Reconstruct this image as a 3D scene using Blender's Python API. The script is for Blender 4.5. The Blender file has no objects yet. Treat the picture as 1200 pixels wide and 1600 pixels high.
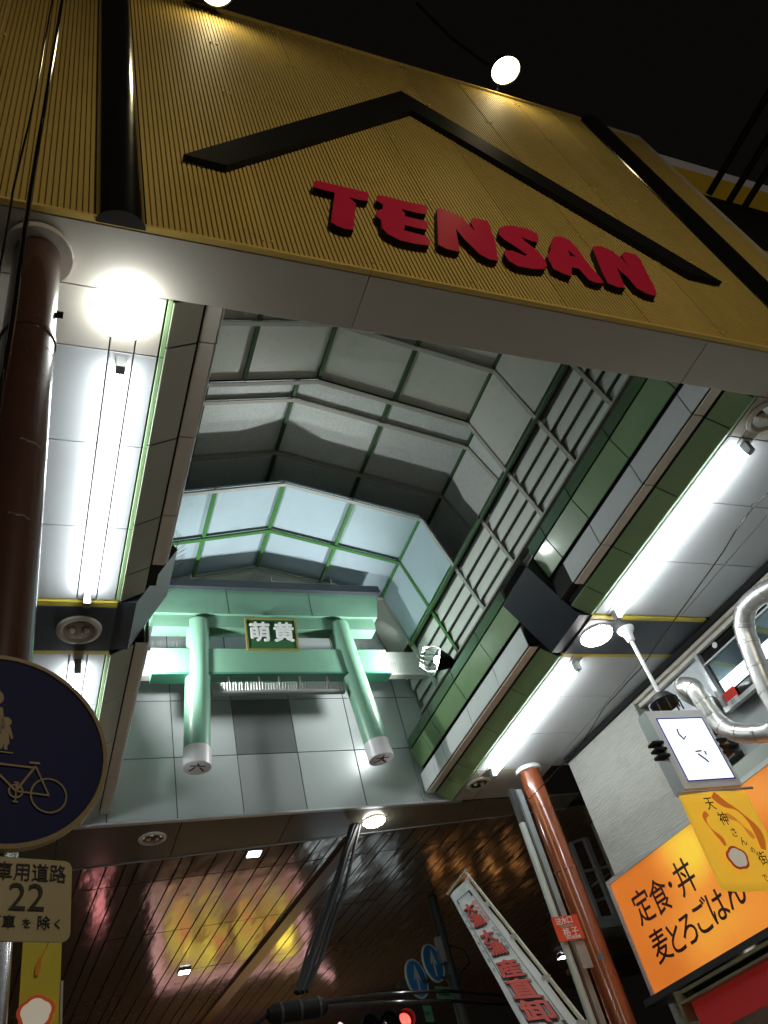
import bpy, bmesh, math, random
from mathutils import Vector, Matrix
random.seed(4)
R = math.radians
sc = bpy.context.scene
col = sc.collection
S = 4.8                      # one module of the arcade drawing is 4.8 m; heights count from 1.6 m
def P(x, y, z): return Vector((S*x, S*y, 1.6 + S*z))

# ------------------------------------------------------------------ camera, world, exposure
cd = bpy.data.cameras.new('camera'); cam = bpy.data.objects.new('camera', cd); col.objects.link(cam)
rt = Vector((0.92146805, -0.31599217, -0.22593269)); dn = Vector((0.07030757, 0.70768265, -0.70302355)); fw = Vector((0.38203858, 0.63192896, 0.6743236))
M = Matrix((rt, -dn, -fw)).transposed().to_4x4(); M.translation = (0, 0, 1.6)
cam.matrix_world = M
cd.sensor_fit = 'VERTICAL'; cd.sensor_height = 24; cd.lens = 24*1302.88/1600; cd.clip_start = .05; cd.clip_end = 500
sc.camera = cam
w = bpy.data.worlds.new('World'); sc.world = w; w.use_nodes = True
bg = w.node_tree.nodes['Background']; bg.inputs[0].default_value = (1.0, .82, .68, 1); bg.inputs[1].default_value = .0032
sc.view_settings.view_transform = 'Standard'; sc.view_settings.look = 'None'; sc.view_settings.gamma = 1
sc.view_settings.exposure = 0.0

# ------------------------------------------------------------------ materials
MATS = {}
def mat(name, c, rough=.5, metal=0, var=.12, scale=6, stretch=(1, 1, 1), bump=0, bscale=40, spec=.5, coat=0, dirt=0):
    if name in MATS: return MATS[name]
    m = bpy.data.materials.new(name); m.use_nodes = True; nt = m.node_tree; b = nt.nodes['Principled BSDF']
    tc = nt.nodes.new('ShaderNodeTexCoord'); mp = nt.nodes.new('ShaderNodeMapping'); mp.inputs['Scale'].default_value = stretch
    geo = nt.nodes.new('ShaderNodeNewGeometry')
    nt.links.new(geo.outputs['Position'], mp.inputs[0])
    n = nt.nodes.new('ShaderNodeTexNoise'); n.inputs['Scale'].default_value = scale; n.inputs['Detail'].default_value = 6; n.inputs['Roughness'].default_value = .65
    nt.links.new(mp.outputs[0], n.inputs[0])
    oi = nt.nodes.new('ShaderNodeObjectInfo')
    mx = nt.nodes.new('ShaderNodeMix'); mx.data_type = 'RGBA'
    mx.inputs[6].default_value = (*[v*(1-var) for v in c], 1); mx.inputs[7].default_value = (*[min(1, v*(1+var)) for v in c], 1)
    nt.links.new(n.outputs[0], mx.inputs[0])
    hv = nt.nodes.new('ShaderNodeHueSaturation'); mr = nt.nodes.new('ShaderNodeMapRange'); mr.inputs[3].default_value = 1-var*.5; mr.inputs[4].default_value = 1+var*.5
    nt.links.new(oi.outputs['Random'], mr.inputs[0]); nt.links.new(mr.outputs[0], hv.inputs['Value']); nt.links.new(mx.outputs[2], hv.inputs['Color'])
    out = hv.outputs[0]
    if dirt:
        n3 = nt.nodes.new('ShaderNodeTexNoise'); n3.inputs['Scale'].default_value = 1.7; n3.inputs['Detail'].default_value = 9; n3.inputs['Roughness'].default_value = .75
        nt.links.new(geo.outputs['Position'], n3.inputs[0])
        r3 = nt.nodes.new('ShaderNodeMapRange'); r3.inputs[1].default_value = .52; r3.inputs[2].default_value = .75; r3.inputs[4].default_value = dirt
        nt.links.new(n3.outputs[0], r3.inputs[0])
        m3 = nt.nodes.new('ShaderNodeMix'); m3.data_type = 'RGBA'; m3.inputs[7].default_value = (c[0]*.35, c[1]*.33, c[2]*.28, 1)
        nt.links.new(r3.outputs[0], m3.inputs[0]); nt.links.new(out, m3.inputs[6]); out = m3.outputs[2]
    nt.links.new(out, b.inputs['Base Color'])
    b.inputs['Metallic'].default_value = metal; b.inputs['Specular IOR Level'].default_value = spec
    b.inputs['Coat Weight'].default_value = coat; b.inputs['Coat Roughness'].default_value = .08
    r = nt.nodes.new('ShaderNodeMapRange'); r.inputs[3].default_value = max(.02, rough-.04*min(1, var*8)); r.inputs[4].default_value = min(1, rough+.06*min(1, var*8))
    nt.links.new(n.outputs[0], r.inputs[0]); nt.links.new(r.outputs[0], b.inputs['Roughness'])
    if bump:
        n2 = nt.nodes.new('ShaderNodeTexNoise'); n2.inputs['Scale'].default_value = bscale; n2.inputs['Detail'].default_value = 4
        nt.links.new(mp.outputs[0], n2.inputs[0]); bp = nt.nodes.new('ShaderNodeBump'); bp.inputs['Strength'].default_value = bump; bp.inputs['Distance'].default_value = .02
        nt.links.new(n2.outputs[0], bp.inputs['Height']); nt.links.new(bp.outputs[0], b.inputs['Normal'])
    MATS[name] = m; return m
def emis(name, c, strength, base=(.8, .8, .8)):
    if name in MATS: return MATS[name]
    m = bpy.data.materials.new(name); m.use_nodes = True; b = m.node_tree.nodes['Principled BSDF']
    b.inputs['Base Color'].default_value = (*base, 1); b.inputs['Emission Color'].default_value = (*c, 1); b.inputs['Emission Strength'].default_value = strength
    MATS[name] = m; return m

yellow = mat('yellow_enamel', (.54, .39, .10), .62, var=.16, scale=1.5, stretch=(3, 3, .35), dirt=.3)
yellow_trim = mat('yellow_trim', (.72, .50, .12), .4, var=.05)
black_gloss = mat('black_gloss_metal', (.006, .006, .006), .16, coat=.6, var=.2)
black_matt = mat('black_paint', (.006, .006, .006), .6, var=.2, spec=.22)
dark = mat('dark_steel', (.02, .021, .022), .5, var=.25)
red_face = mat('red_acrylic', (.62, .022, .065), .3, var=.06)
soffit = mat('beige_grey_soffit', (.52, .49, .42), .45, var=.07, scale=1.5, dirt=.14)
joint = mat('dark_joint', (.015, .015, .014), .8, var=.2)
ceil_white = mat('white_ceiling_panel', (.46, .475, .475), .38, var=.05, scale=2, dirt=.06)
white_face = mat('white_beam_panel', (.78, .80, .81), .35, var=.06, dirt=.06)
beige_face = mat('beige_beam_panel', (.76, .70, .60), .4, var=.06, dirt=.08)
green_face = mat('green_beam_panel', (.19, .31, .14), .30, var=.10, coat=.2, dirt=.10)
green_brownlit = mat('brownlit_green_panel', (.23, .24, .17), .35, var=.08, dirt=.1)  # same green panel, left side's brownish light put into its colour
green_dark = mat('dark_green_panel', (.06, .12, .055), .35, var=.1)
green_edge = mat('pale_green_lip', (.26, .42, .20), .4, var=.06)
slate = mat('slate_blue_panel', (.030, .038, .048), .38, var=.15, dirt=.1)
stripe_y = mat('yellow_hazard_stripe', (.50, .40, .05), .5, var=.2, scale=12, dirt=.5)
rib_m = mat('brown_grey_rib', (.50, .48, .42), .5, var=.12, scale=5, dirt=.25)
rib_w = mat('pale_rib', (.50, .50, .48), .45, var=.08, dirt=.15)
rib_g = mat('green_rib', (.07, .23, .06), .4, var=.1, dirt=.12)
torii_g = mat('torii_green', (.19, .38, .27), .36, var=.12, scale=1.3, coat=.2, dirt=.3)
torii_w = mat('torii_white_end', (.72, .70, .72), .35, var=.05)
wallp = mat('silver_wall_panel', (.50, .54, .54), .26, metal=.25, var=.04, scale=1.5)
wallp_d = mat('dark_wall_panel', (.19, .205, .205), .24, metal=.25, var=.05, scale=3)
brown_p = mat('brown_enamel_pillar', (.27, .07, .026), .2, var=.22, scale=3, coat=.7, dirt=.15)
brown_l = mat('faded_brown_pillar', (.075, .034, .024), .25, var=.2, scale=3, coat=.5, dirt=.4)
metal_g = mat('grey_galvanised', (.28, .30, .29), .45, metal=.3, var=.15, dirt=.25)
duct_m = mat('foil_duct', (.62, .62, .60), .36, metal=.85, var=.12, scale=14, bump=.25, bscale=20)
concrete = mat('streaked_concrete', (.40, .40, .35), .8, var=.28, scale=5, stretch=(.9, .9, 9), bump=.6, bscale=9, dirt=.3)
palewall = mat('pale_green_tile', (.42, .46, .40), .5, var=.06, dirt=.1)
white_p = mat('white_paint', (.75, .76, .76), .4, var=.05)
alu = mat('aluminium_frame', (.55, .58, .58), .35, metal=.6, var=.08)
asphalt = mat('asphalt', (.10, .098, .093), .85, var=.3, scale=20, bump=.4, bscale=90)
paving = mat('paving', (.52, .49, .44), .7, var=.2, scale=3)
gold = mat('gold_frame', (.30, .27, .08), .4, metal=.3, var=.1)
plaque_g = mat('plaque_green', (.03, .13, .045), .45, var=.1)
cable_m = mat('black_cable', (.006, .006, .010), .12, var=.3, spec=.9)
ink = mat('black_ink', (.008, .006, .006), .6)
wire_m = mat('spike_wire', (.35, .36, .35), .35, metal=.8)
tube_e = emis('tube_glow', (.90, .97, 1.0), 60)
lamp_e = emis('mercury_glow', (.97, 1.0, 1.0), 15)
lamp_e2 = emis('downlight_glow', (1.0, 1.0, .98), 40)
small_e = emis('small_square_glow', (.9, .93, 1.0), 18)
warm_e = emis('sodium_glow', (1.0, .86, .50), 12)
flood_e = emis('flood_glow', (.92, 1.0, .97), 30)

# ------------------------------------------------------------------ object helpers
def tag(o, label=None, cat=None, group=None, kind=None):
    for k, v in (('label', label), ('category', cat), ('group', group), ('kind', kind)):
        if v: o[k] = v
    return o
def thing(name, loc, label, cat, group=None):
    o = bpy.data.objects.new(name, None); o.empty_display_size = .1; o.location = loc; col.objects.link(o)
    return tag(o, label, cat, group)
def wloc(o):
    v = Vector(o.location)
    while o.parent: o = o.parent; v += Vector(o.location)
    return v
def link(name, me, m, parent=None, loc=None):
    if m is not None and not me.materials: me.materials.append(m)
    o = bpy.data.objects.new(name, me); col.objects.link(o)
    loc = Vector(loc) if loc is not None else Vector()
    if parent: o.parent = parent; o.location = loc - wloc(parent)
    else: o.location = loc
    return o
class MB:
    def __init__(s): s.v = []; s.f = []; s.sm = []
    def add(s, vs, fs, smooth=False):
        k = len(s.v); s.v += [Vector(v) for v in vs]; s.f += [tuple(i+k for i in f) for f in fs]; s.sm += [smooth]*len(fs); return s
    def box(s, c, d, X=(1, 0, 0), Y=(0, 1, 0), Z=(0, 0, 1)):
        c = Vector(c); X = Vector(X).normalized()*d[0]/2; Y = Vector(Y).normalized()*d[1]/2; Z = Vector(Z).normalized()*d[2]/2
        vs = [c+a*X+b*Y+e*Z for e in (-1, 1) for a, b in ((-1, -1), (1, -1), (1, 1), (-1, 1))]
        return s.add(vs, [(3, 2, 1, 0), (4, 5, 6, 7), (0, 1, 5, 4), (1, 2, 6, 5), (2, 3, 7, 6), (3, 0, 4, 7)])
    def lohi(s, a, b):
        a = Vector(a); b = Vector(b); return s.box((a+b)/2, [abs(v) for v in (b-a)])
    def extr(s, poly, d):           # poly: list of 3D points, d: extrusion vector
        n = len(poly); d = Vector(d); vs = [Vector(p) for p in poly]; vs += [p+d for p in vs]
        return s.add(vs, [tuple(range(n))[::-1], tuple(range(n, 2*n))]+[(i, (i+1) % n, n+(i+1) % n, n+i) for i in range(n)])
    def bar(s, a, b, w, h, up=(0, 0, 1)):
        a = Vector(a); b = Vector(b); X = (b-a); L = X.length; X.normalize(); Y = Vector(up).cross(X)
        if Y.length < 1e-4: Y = Vector((0, 1, 0)).cross(X)
        Y.normalize(); Z = X.cross(Y); return s.box((a+b)/2, (L, w, h), X, Y, Z)
    def tube(s, pts, r, n=10, cap=True):
        pts = [Vector(p) for p in pts]; rs = r if isinstance(r, (list, tuple)) else [r]*len(pts)
        k = len(s.v); T = (pts[1]-pts[0]).normalized(); U = T.orthogonal().normalized(); vs = []; fs = []
        for i, p in enumerate(pts):
            t = (pts[min(i+1, len(pts)-1)]-pts[max(i-1, 0)])
            if t.length > 1e-9: T2 = t.normalized(); U = (U - T2*U.dot(T2)).normalized(); T = T2
            W = T.cross(U)
            vs += [p+(U*math.cos(a)+W*math.sin(a))*rs[i] for a in [2*math.pi*j/n for j in range(n)]]
        for i in range(len(pts)-1):
            fs += [(i*n+j, i*n+(j+1) % n, (i+1)*n+(j+1) % n, (i+1)*n+j) for j in range(n)]
        s.add(vs, fs, True)
        if cap: s.add([], []); s.f += [tuple(k+j for j in range(n))[::-1], tuple(k+(len(pts)-1)*n+j for j in range(n))]; s.sm += [False, False]
        return s
    def lathe(s, prof, c, ax=(0, 0, 1), n=28):   # prof: (radius, offset along axis)
        c = Vector(c); A = Vector(ax).normalized(); U = A.orthogonal().normalized(); W = A.cross(U); vs = []; m = len(prof)
        for r, h in prof: vs += [c+A*h+(U*math.cos(2*math.pi*j/n)+W*math.sin(2*math.pi*j/n))*r for j in range(n)]
        return s.add(vs, [(i*n+j, i*n+(j+1) % n, (i+1)*n+(j+1) % n, (i+1)*n+j) for i in range(m-1) for j in range(n)], True)
    def build(s, name, m, parent=None, origin=None):
        if origin is None:
            if parent: origin = wloc(parent)
            else:
                xs = [v.x for v in s.v]; ys = [v.y for v in s.v]; zs = [v.z for v in s.v]
                origin = Vector(((min(xs)+max(xs))/2, (min(ys)+max(ys))/2, min(zs)))
        me = bpy.data.meshes.new(name); me.from_pydata([tuple(v-origin) for v in s.v], [], s.f)
        for p, q in zip(me.polygons, s.sm): p.use_smooth = q
        bm = bmesh.new(); bm.from_mesh(me); bmesh.ops.recalc_face_normals(bm, faces=bm.faces); bm.to_mesh(me); bm.free()
        if any(s.sm): me.set_sharp_from_angle(angle=R(38))
        return link(name, me, m, parent, origin)
_bc = {}
def rbox(name, m, parent, c, d, X=(1, 0, 0), Y=(0, 1, 0), Z=None, bev=.004):
    """one bevelled box piece; alike pieces share mesh data"""
    X = Vector(X).normalized(); Y = Vector(Y).normalized(); Z = X.cross(Y).normalized(); Y = Z.cross(X).normalized()
    key = (m.name, tuple(round(v, 4) for v in d), bev)
    if key not in _bc:
        bm = bmesh.new(); bmesh.ops.create_cube(bm, size=1)
        for v in bm.verts: v.co = Vector((v.co.x*d[0], v.co.y*d[1], v.co.z*d[2]))
        if bev and min(d) > bev*2.2: bmesh.ops.bevel(bm, geom=list(bm.edges), offset=bev, segments=1, affect='EDGES')
        me = bpy.data.meshes.new(name); bm.to_mesh(me); bm.free(); me.materials.append(m); _bc[key] = me
    o = bpy.data.objects.new(name, _bc[key]); col.objects.link(o)
    M = Matrix((X, Y, Z)).transposed()
    o.rotation_euler = M.to_euler()
    c = Vector(c)
    if parent: o.parent = parent; o.location = c-wloc(parent)
    else: o.location = c
    return o
def face_panel(name, m, parent, a, b, c, th=.012, gap=.006, bev=.003):
    """rectangular sheet with corner a, edge vectors a->b and a->c, thickness away from cross product"""
    a, b, c = map(Vector, (a, b, c)); u = b-a; v = c-a; n = u.cross(v).normalized()
    return rbox(name, m, parent, a+u/2+v/2-n*th/2, (u.length-gap, v.length-gap, th), u, v, bev=bev)
def text(name, body, m, parent, origin, right, up, size, ext=.002, off=0, align='CENTER', sx=1, shear=0):
    c = bpy.data.curves.new('t', 'FONT'); c.body = body; c.size = size; c.extrude = ext; c.align_x = align; c.align_y = 'CENTER'; c.shear = shear
    c.resolution_u = 3
    t = bpy.data.objects.new('t', c); col.objects.link(t); bpy.context.view_layer.update()
    me = bpy.data.meshes.new_from_object(t.evaluated_get(bpy.context.evaluated_depsgraph_get()))
    bpy.data.objects.remove(t); bpy.data.curves.remove(c)
    r = Vector(right).normalized(); u = Vector(up); u = (u-r*u.dot(r)).normalized(); n = r.cross(u)
    me.transform(Matrix((r*sx, u, n)).transposed().to_4x4())
    if off:
        nv_ = len(me.vertices); base = [v.co.copy() for v in me.vertices]; fcs = [tuple(p.vertices) for p in me.polygons]; vs_ = []; fs_ = []
        dirs = [(0, 0)]+[(math.cos(a), math.sin(a)) for a in (.4, 1.7, 2.9, 4.2, 5.4)]
        for i, (dx, dy) in enumerate(dirs):
            d = (r*dx+u*dy)*off*size*1.6+n*.0002*i; vs_ += [tuple(v+d) for v in base]; fs_ += [tuple(q+i*nv_ for q in f) for f in fcs]
        bpy.data.meshes.remove(me); me = bpy.data.meshes.new(name); me.from_pydata(vs_, [], fs_)
    me.materials.clear(); me.materials.append(m); me.name = name
    o = bpy.data.objects.new(name, me); col.objects.link(o)
    if parent: o.parent = parent; o.location = Vector(origin)-wloc(parent)
    else: o.location = origin
    return o
def spot(name, loc, aim, power, angle, color=(1, 1, 1), blend=.6, size=.05, parent=None):
    l = bpy.data.lights.new(name, 'SPOT'); l.energy = power; l.spot_size = R(angle); l.color = color; l.spot_blend = blend; l.shadow_soft_size = size
    o = bpy.data.objects.new(name, l); col.objects.link(o); loc = Vector(loc)
    o.rotation_euler = (Vector(aim)-loc).to_track_quat('-Z', 'Y').to_euler()
    if parent: o.parent = parent; o.location = loc-wloc(parent)
    else: o.location = loc
    return o
def copy_tree(src, loc, label=None):
    c = src.copy(); col.objects.link(c); c.location = loc
    if label: c['label'] = label
    for ch in list(src.children):
        d = ch.copy(); col.objects.link(d); d.parent = c
        for g in list(ch.children):
            e = g.copy(); col.objects.link(e); e.parent = d
    return c

CX = .655      # centre line of the arcade
def mir(x): return 2*CX-x

# ------------------------------------------------------------------ ground
g = MB(); g.lohi((-150, -150, -.3), (150, 150, 0)); tag(g.build('road', asphalt), kind='structure')
g = MB(); g.lohi((S*-.35, S*-.1, .004), (S*1.44, S*4.5, .03)); tag(g.build('pavement', paving), kind='structure')

# ------------------------------------------------------------------ the gate box: facade
gate = thing('arcade_gate', P(CX, .55, 1), 'big yellow corrugated arcade fascia with black roof outline and red letters TENSAN', 'arcade gate')
YF = .493
def cladding(x0, x1, z0, z1, y=YF, pitch=.0072):
    m = MB(); n = max(1, round((x1-x0)/pitch)); p = (x1-x0)/n; gw = .0022; dp = .0030; vs = []
    prof = []
    for i in range(n):
        a = x0+i*p; prof += [(a+.0002, y), (a+p-gw, y), (a+p-gw+.0003, y+dp), (a+p-.0001, y+dp)]
    for x, yy in prof: vs += [P(x, yy, z0), P(x, yy, z1)]
    m.add(vs, [(2*i, 2*i+1, 2*i+3, 2*i+2) for i in range(len(prof)-1)])
    return m.build('cladding_panel', yellow, gate)
ZT = 2.09
xs = [.0985, .254, .41, .566, .722, .878, 1.034, 1.142, 1.242]
for a, b in zip(xs[:-1], xs[1:]): cladding(a+.0003, b-.0003, 1.004, ZT)
for a, b in ((-.62, -.45), (-.45, -.28), (-.28, -.11), (-.11, .0385)): cladding(a+.0003, b-.0003, 1.004, ZT)
cladding(1.312, 1.425, 1.004, 2.08)
b = MB(); b.lohi(P(-.62, .500, 1.008), P(1.425, .583, ZT-.004)); b.build('backing_box', dark, gate)
for a, c in ((-.62, .395), (.395, 1.425)):
    t = MB(); t.lohi(P(a+.0005, .4895, 1.0005), P(c-.0005, .4975, 1.0055)); t.build('bottom_trim', yellow_trim, gate)
t = MB(); t.lohi(P(-.62, .4885, ZT), P(1.25, .59, ZT+.008)); t.build('coping', yellow, gate)
t = MB(); t.lohi(P(1.305, .4885, 2.08), P(1.43, .59, 2.088)); t.lohi(P(1.4255, .4885, 1.0), P(1.43, .59, 2.08)); t.build('side_coping', soffit, gate)
rv = MB()
for xx in xs[1:-1]+[-.45, -.28, -.11]:
    for zz in (1.03, 1.30, 1.57, 1.84, 2.05):
        for dx in (-.0062, .0062): rv.lathe([(.001, .012), (.010, .010), (.014, 0)], P(xx+dx, YF, zz), (0, -1, 0), 8)
tag(rv.build('screw_heads', yellow_trim, gate), kind='stuff')
for xx in xs[1:-1]+[-.45, -.28, -.11]:
    k = MB(); k.lohi(P(xx-.0012, YF-.0012, 1.006), P(xx+.0012, YF+.001, ZT-.002)); k.build('joint_cover', yellow, gate)
# half round black uprights
for xc, wd in ((.068, .0295), (1.277, .034)):
    m = MB(); n = 16; prof = [P(xc-wd*math.cos(math.pi*i/n), YF+.002-.020*math.sin(math.pi*i/n), .9985) for i in range(n+1)]
    k = [Vector(p) for p in prof]+[p+Vector((0, 0, S*1.10)) for p in prof]; n1 = n+1
    m.add(k, [(i, i+1, n1+i+1, n1+i) for i in range(n)], True); m.add(prof, [tuple(range(n1))])
    m.build('black_upright', black_gloss, gate)
# roof outline emblem
K = .4805/.472
def flat(poly, m, name, parent, y0=.4805, y1=.4905, side=None, k=K):
    bm = MB(); pts = [P(x*k, y0, z*k) for x, z in poly]
    bm.extr(pts, (0, S*(y1-y0), 0)); o = bm.build(name, m, parent)
    if side:
        o.data.materials.append(side)
        for pl in o.data.polygons:
            if abs(pl.normal.y) < .5: pl.material_index = 1
    return o
flat([(.152, 1.203), (.644, 1.806), (1.127, 1.189), (1.055, 1.192), (.639, 1.694), (.213, 1.200)], black_matt, 'roof_emblem', gate)
LET = {
'T': [(0.35, 1.221), (0.435, 1.22), (0.427, 1.188), (0.41, 1.184), (0.395, 1.186), (0.403, 1.168), (0.379, 1.075), (0.366, 1.073), (0.355, 1.077), (0.348, 1.085), (0.374, 1.19), (0.354, 1.191), (0.342, 1.193), (0.344, 1.207)],
'E': [(0.451, 1.221), (0.508, 1.22), (0.532, 1.222), (0.533, 1.211), (0.524, 1.187), (0.504, 1.185), (0.482, 1.187), (0.484, 1.171), (0.481, 1.162), (0.518, 1.161), (0.518, 1.151), (0.508, 1.13), (0.493, 1.129), (0.473, 1.13), (0.466, 1.111), (0.502, 1.107), (0.504, 1.092), (0.497, 1.077), (0.473, 1.073), (0.45, 1.074), (0.434, 1.086), (0.429, 1.102), (0.434, 1.129), (0.429, 1.139), (0.434, 1.158), (0.447, 1.171), (0.451, 1.187), (0.443, 1.197)],
'N': [(0.553, 1.22), (0.56, 1.224), (0.583, 1.217), (0.596, 1.204), (0.603, 1.164), (0.606, 1.195), (0.616, 1.217), (0.642, 1.218), (0.645, 1.216), (0.632, 1.143), (0.612, 1.075), (0.597, 1.074), (0.584, 1.084), (0.581, 1.095), (0.572, 1.124), (0.567, 1.157), (0.548, 1.078), (0.527, 1.078), (0.515, 1.087)],
'S': [(0.655, 1.187), (0.661, 1.201), (0.671, 1.21), (0.682, 1.218), (0.696, 1.223), (0.725, 1.224), (0.737, 1.213), (0.734, 1.195), (0.724, 1.177), (0.712, 1.177), (0.695, 1.184), (0.697, 1.172), (0.705, 1.155), (0.711, 1.137), (0.712, 1.112), (0.708, 1.095), (0.696, 1.08), (0.673, 1.073), (0.646, 1.071), (0.634, 1.083), (0.634, 1.103), (0.64, 1.118), (0.655, 1.123), (0.675, 1.114), (0.681, 1.120), (0.668, 1.141), (0.654, 1.159), (0.65, 1.174)],
'A': [(0.772, 1.216), (0.789, 1.225), (0.803, 1.22), (0.809, 1.197), (0.806, 1.137), (0.809, 1.096), (0.807, 1.076), (0.791, 1.071), (0.778, 1.076), (0.775, 1.11), (0.761, 1.11), (0.745, 1.076), (0.731, 1.079), (0.717, 1.089), (0.72, 1.11), (0.722, 1.131), (0.739, 1.153), (0.754, 1.186)],
'M': [(0.854, 1.216), (0.875, 1.224), (0.893, 1.213), (0.9, 1.193), (0.903, 1.162), (0.904, 1.188), (0.909, 1.207), (0.925, 1.224), (0.947, 1.222), (0.95, 1.209), (0.936, 1.156), (0.924, 1.105), (0.913, 1.076), (0.908, 1.07), (0.889, 1.071), (0.876, 1.084), (0.876, 1.119), (0.868, 1.146), (0.858, 1.108), (0.849, 1.075), (0.832, 1.072), (0.816, 1.079), (0.825, 1.122), (0.838, 1.17), (0.845, 1.2)]}
for k in 'TENSAM':
    o = flat(LET[k], red_face, 'letter', gate, side=black_matt)
h = flat([(0.782, 1.173), (0.789, 1.154), (0.776, 1.153)], black_matt, 'letter_hole', gate, y0=.4800, y1=.4806)
# soffit under the gate box
for a, c in ((-.62, -.205), (-.205, .395), (.395, .995), (.995, 1.425)):
    face_panel('soffit_panel', soffit, gate, P(a, .498, 1.0), P(a, .585, 1.0), P(c, .498, 1.0), th=.03, gap=.005)
# ------------------------------------------------------------------ side ceilings
ST = [.585, .677, .843, 1.02, 1.203]; ST2 = [1.362, 1.535, 1.71, 1.89, 2.065]
def side_ceiling(left):
    s = (lambda x: x) if left else mir
    c = thing('side_ceiling', P(s(-.1), 1.2, 1.0), 'white panelled strip of ceiling along the %s side of the arcade, lit by bare tubes' % ('left' if left else 'right'), 'ceiling')
    cols = [(.1055, .1375), (.0725, .1055), (-.09, .0725), (-.40, -.09)]
    if not left: cols = [(.1055, .1375), (.0725, .1055), (-.11, .0725), (-.33, -.11)]
    for rows in (ST, ST2):
        for y0, y1 in zip(rows[:-1], rows[1:]):
            for a, b in cols:
                if not left and a < -.12 and y0 > 1.88: continue
                m = soffit if (y0 < .6 or (y0 > 1.88)) else ceil_white
                xa, xb = sorted((s(a), s(b)))
                face_panel('ceiling_panel', m, c, P(xa, y0, 1.0), P(xa, y1, 1.0), P(xb, y0, 1.0), th=.02, gap=.010)
            xa, xb = sorted((s(.1385), s(.1455)))
            face_panel('green_lip', green_edge, c, P(xa, y0, 1.0), P(xa, y1, 1.0), P(xb, y0, 1.0), th=.02, gap=.004)
    m = MB(); xa, xb = sorted((s(.1455), s(-.40 if left else -.13))); m.lohi(P(xa, .587, 1.008), P(xb, 2.066, 1.012)); m.build('backing_sheet', joint, c)
    return c
side_ceiling(True); side_ceiling(False)
# ------------------------------------------------------------------ stepped beams beside the opening
def step_beam(left):
    s = mir if left else (lambda x: x)
    b = thing('stepped_beam', P(s(1.13), 1.2, 1.0), 'long stepped beam of green and white panels along the %s edge of the arcade opening' % ('left' if left else 'right'), 'beam')
    def fp(name, m, x0, z0, x1, z1, ya, yb, th=.015, gap=.010):
        A = P(s(x0), ya, z0); B = P(s(x0), yb, z0); C = P(s(x1), ya, z1)
        if left: return face_panel(name, m, b, A, C, B, th=-th, gap=gap) if False else face_panel(name, m, b, B, A, B+(C-A), th=th, gap=gap)
        return face_panel(name, m, b, A, B, C, th=th, gap=gap)
    for rows in ([.587, .66, .836, 1.009, 1.135, 1.205], [1.362, 1.53, 1.706, 1.89, 1.97, 2.062]):
        for i, (ya, yb) in enumerate(zip(rows[:-1], rows[1:])):
            last1 = rows[0] < 1 and i == 4
            if not last1:
                fp('white_panel', white_face, 1.093, 1.030, 1.093, 1.088, ya, yb)
                fp('beige_panel', beige_face, 1.118, 1.030, 1.0935, 1.030, ya, yb)
            fp('green_panel', green_face, 1.101, 1.106, 1.081, 1.166, ya, yb)
            fp('lower_green_panel', green_brownlit if left else green_face, 1.166, 1.000, 1.121, 1.026, ya, yb)
            fp('upper_dark_panel', green_dark, 1.082, 1.169, 1.081, 1.203, ya, yb)
    m = MB()
    sec = [(1.1665, 1.006), (1.124, 1.0305), (1.122, 1.040), (1.100, 1.040), (1.100, 1.090), (1.108, 1.108), (1.088, 1.170), (1.088, 1.203), (1.165, 1.290), (1.20, 1.29), (1.20, 1.006)]
    for ya, yb in ((.587, 1.205), (1.362, 2.064)):
        m.extr([P(s(x), ya, z) for x, z in sec], (0, S*(yb-ya), 0))
    m.build('core', joint, b)
    return b
step_beam(True); step_beam(False)
# ------------------------------------------------------------------ crossing beams with folded wing ends
def crossbeam(left):
    s = mir if left else (lambda x: x)
    b = thing('crossbeam', P(s(1.2), 1.28, 1.0), 'dark slate crossbeam with worn yellow edges and a slanted wing, on the %s side' % ('left' if left else 'right'), 'beam')
    xo = 1.71 if left else 1.50
    x0, x1 = sorted((s(1.168), s(xo)))
    m = MB(); m.lohi(P(x0, 1.2185, .996), P(x1, 1.3465, 1.02)); m.build('underside', slate, b)
    for a, c in ((1.2055, 1.218), (1.347, 1.3595)):
        m = MB(); m.lohi(P(x0, a, .997), P(x1, c, 1.01)); m.build('hazard_stripe', stripe_y, b)
    sec = [(1.167, 1.0), (1.135, 1.0), (1.054, 1.138), (1.081, 1.172), (1.167, 1.24)]
    m = MB(); m.extr([P(s(x), 1.2075, z) for x, z in sec], (0, S*.140, 0)); m.build('wing', slate, b)
    sp = MB()
    for i in range(22):
        y = 1.212+.0062*i
        for dx, dz in ((-.022, .016), (-.006, .030)):
            a = P(s(1.056), y, 1.140); sp.tube([a, a+Vector((S*dx*(-1 if left else 1)*random.uniform(.8, 1.1), S*random.uniform(-.003, .003), S*dz))], .0022, 3, False)
    for i in range(12):
        a = P(s(1.058+.002*i), 1.209, 1.142+.003*i); sp.tube([a, a+Vector((S*-.018*(-1 if left else 1), -S*.006, S*.022))], .0022, 3, False)
    tag(sp.build('bird_spikes', dark, b), kind='stuff')
crossbeam(True); crossbeam(False)

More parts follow.
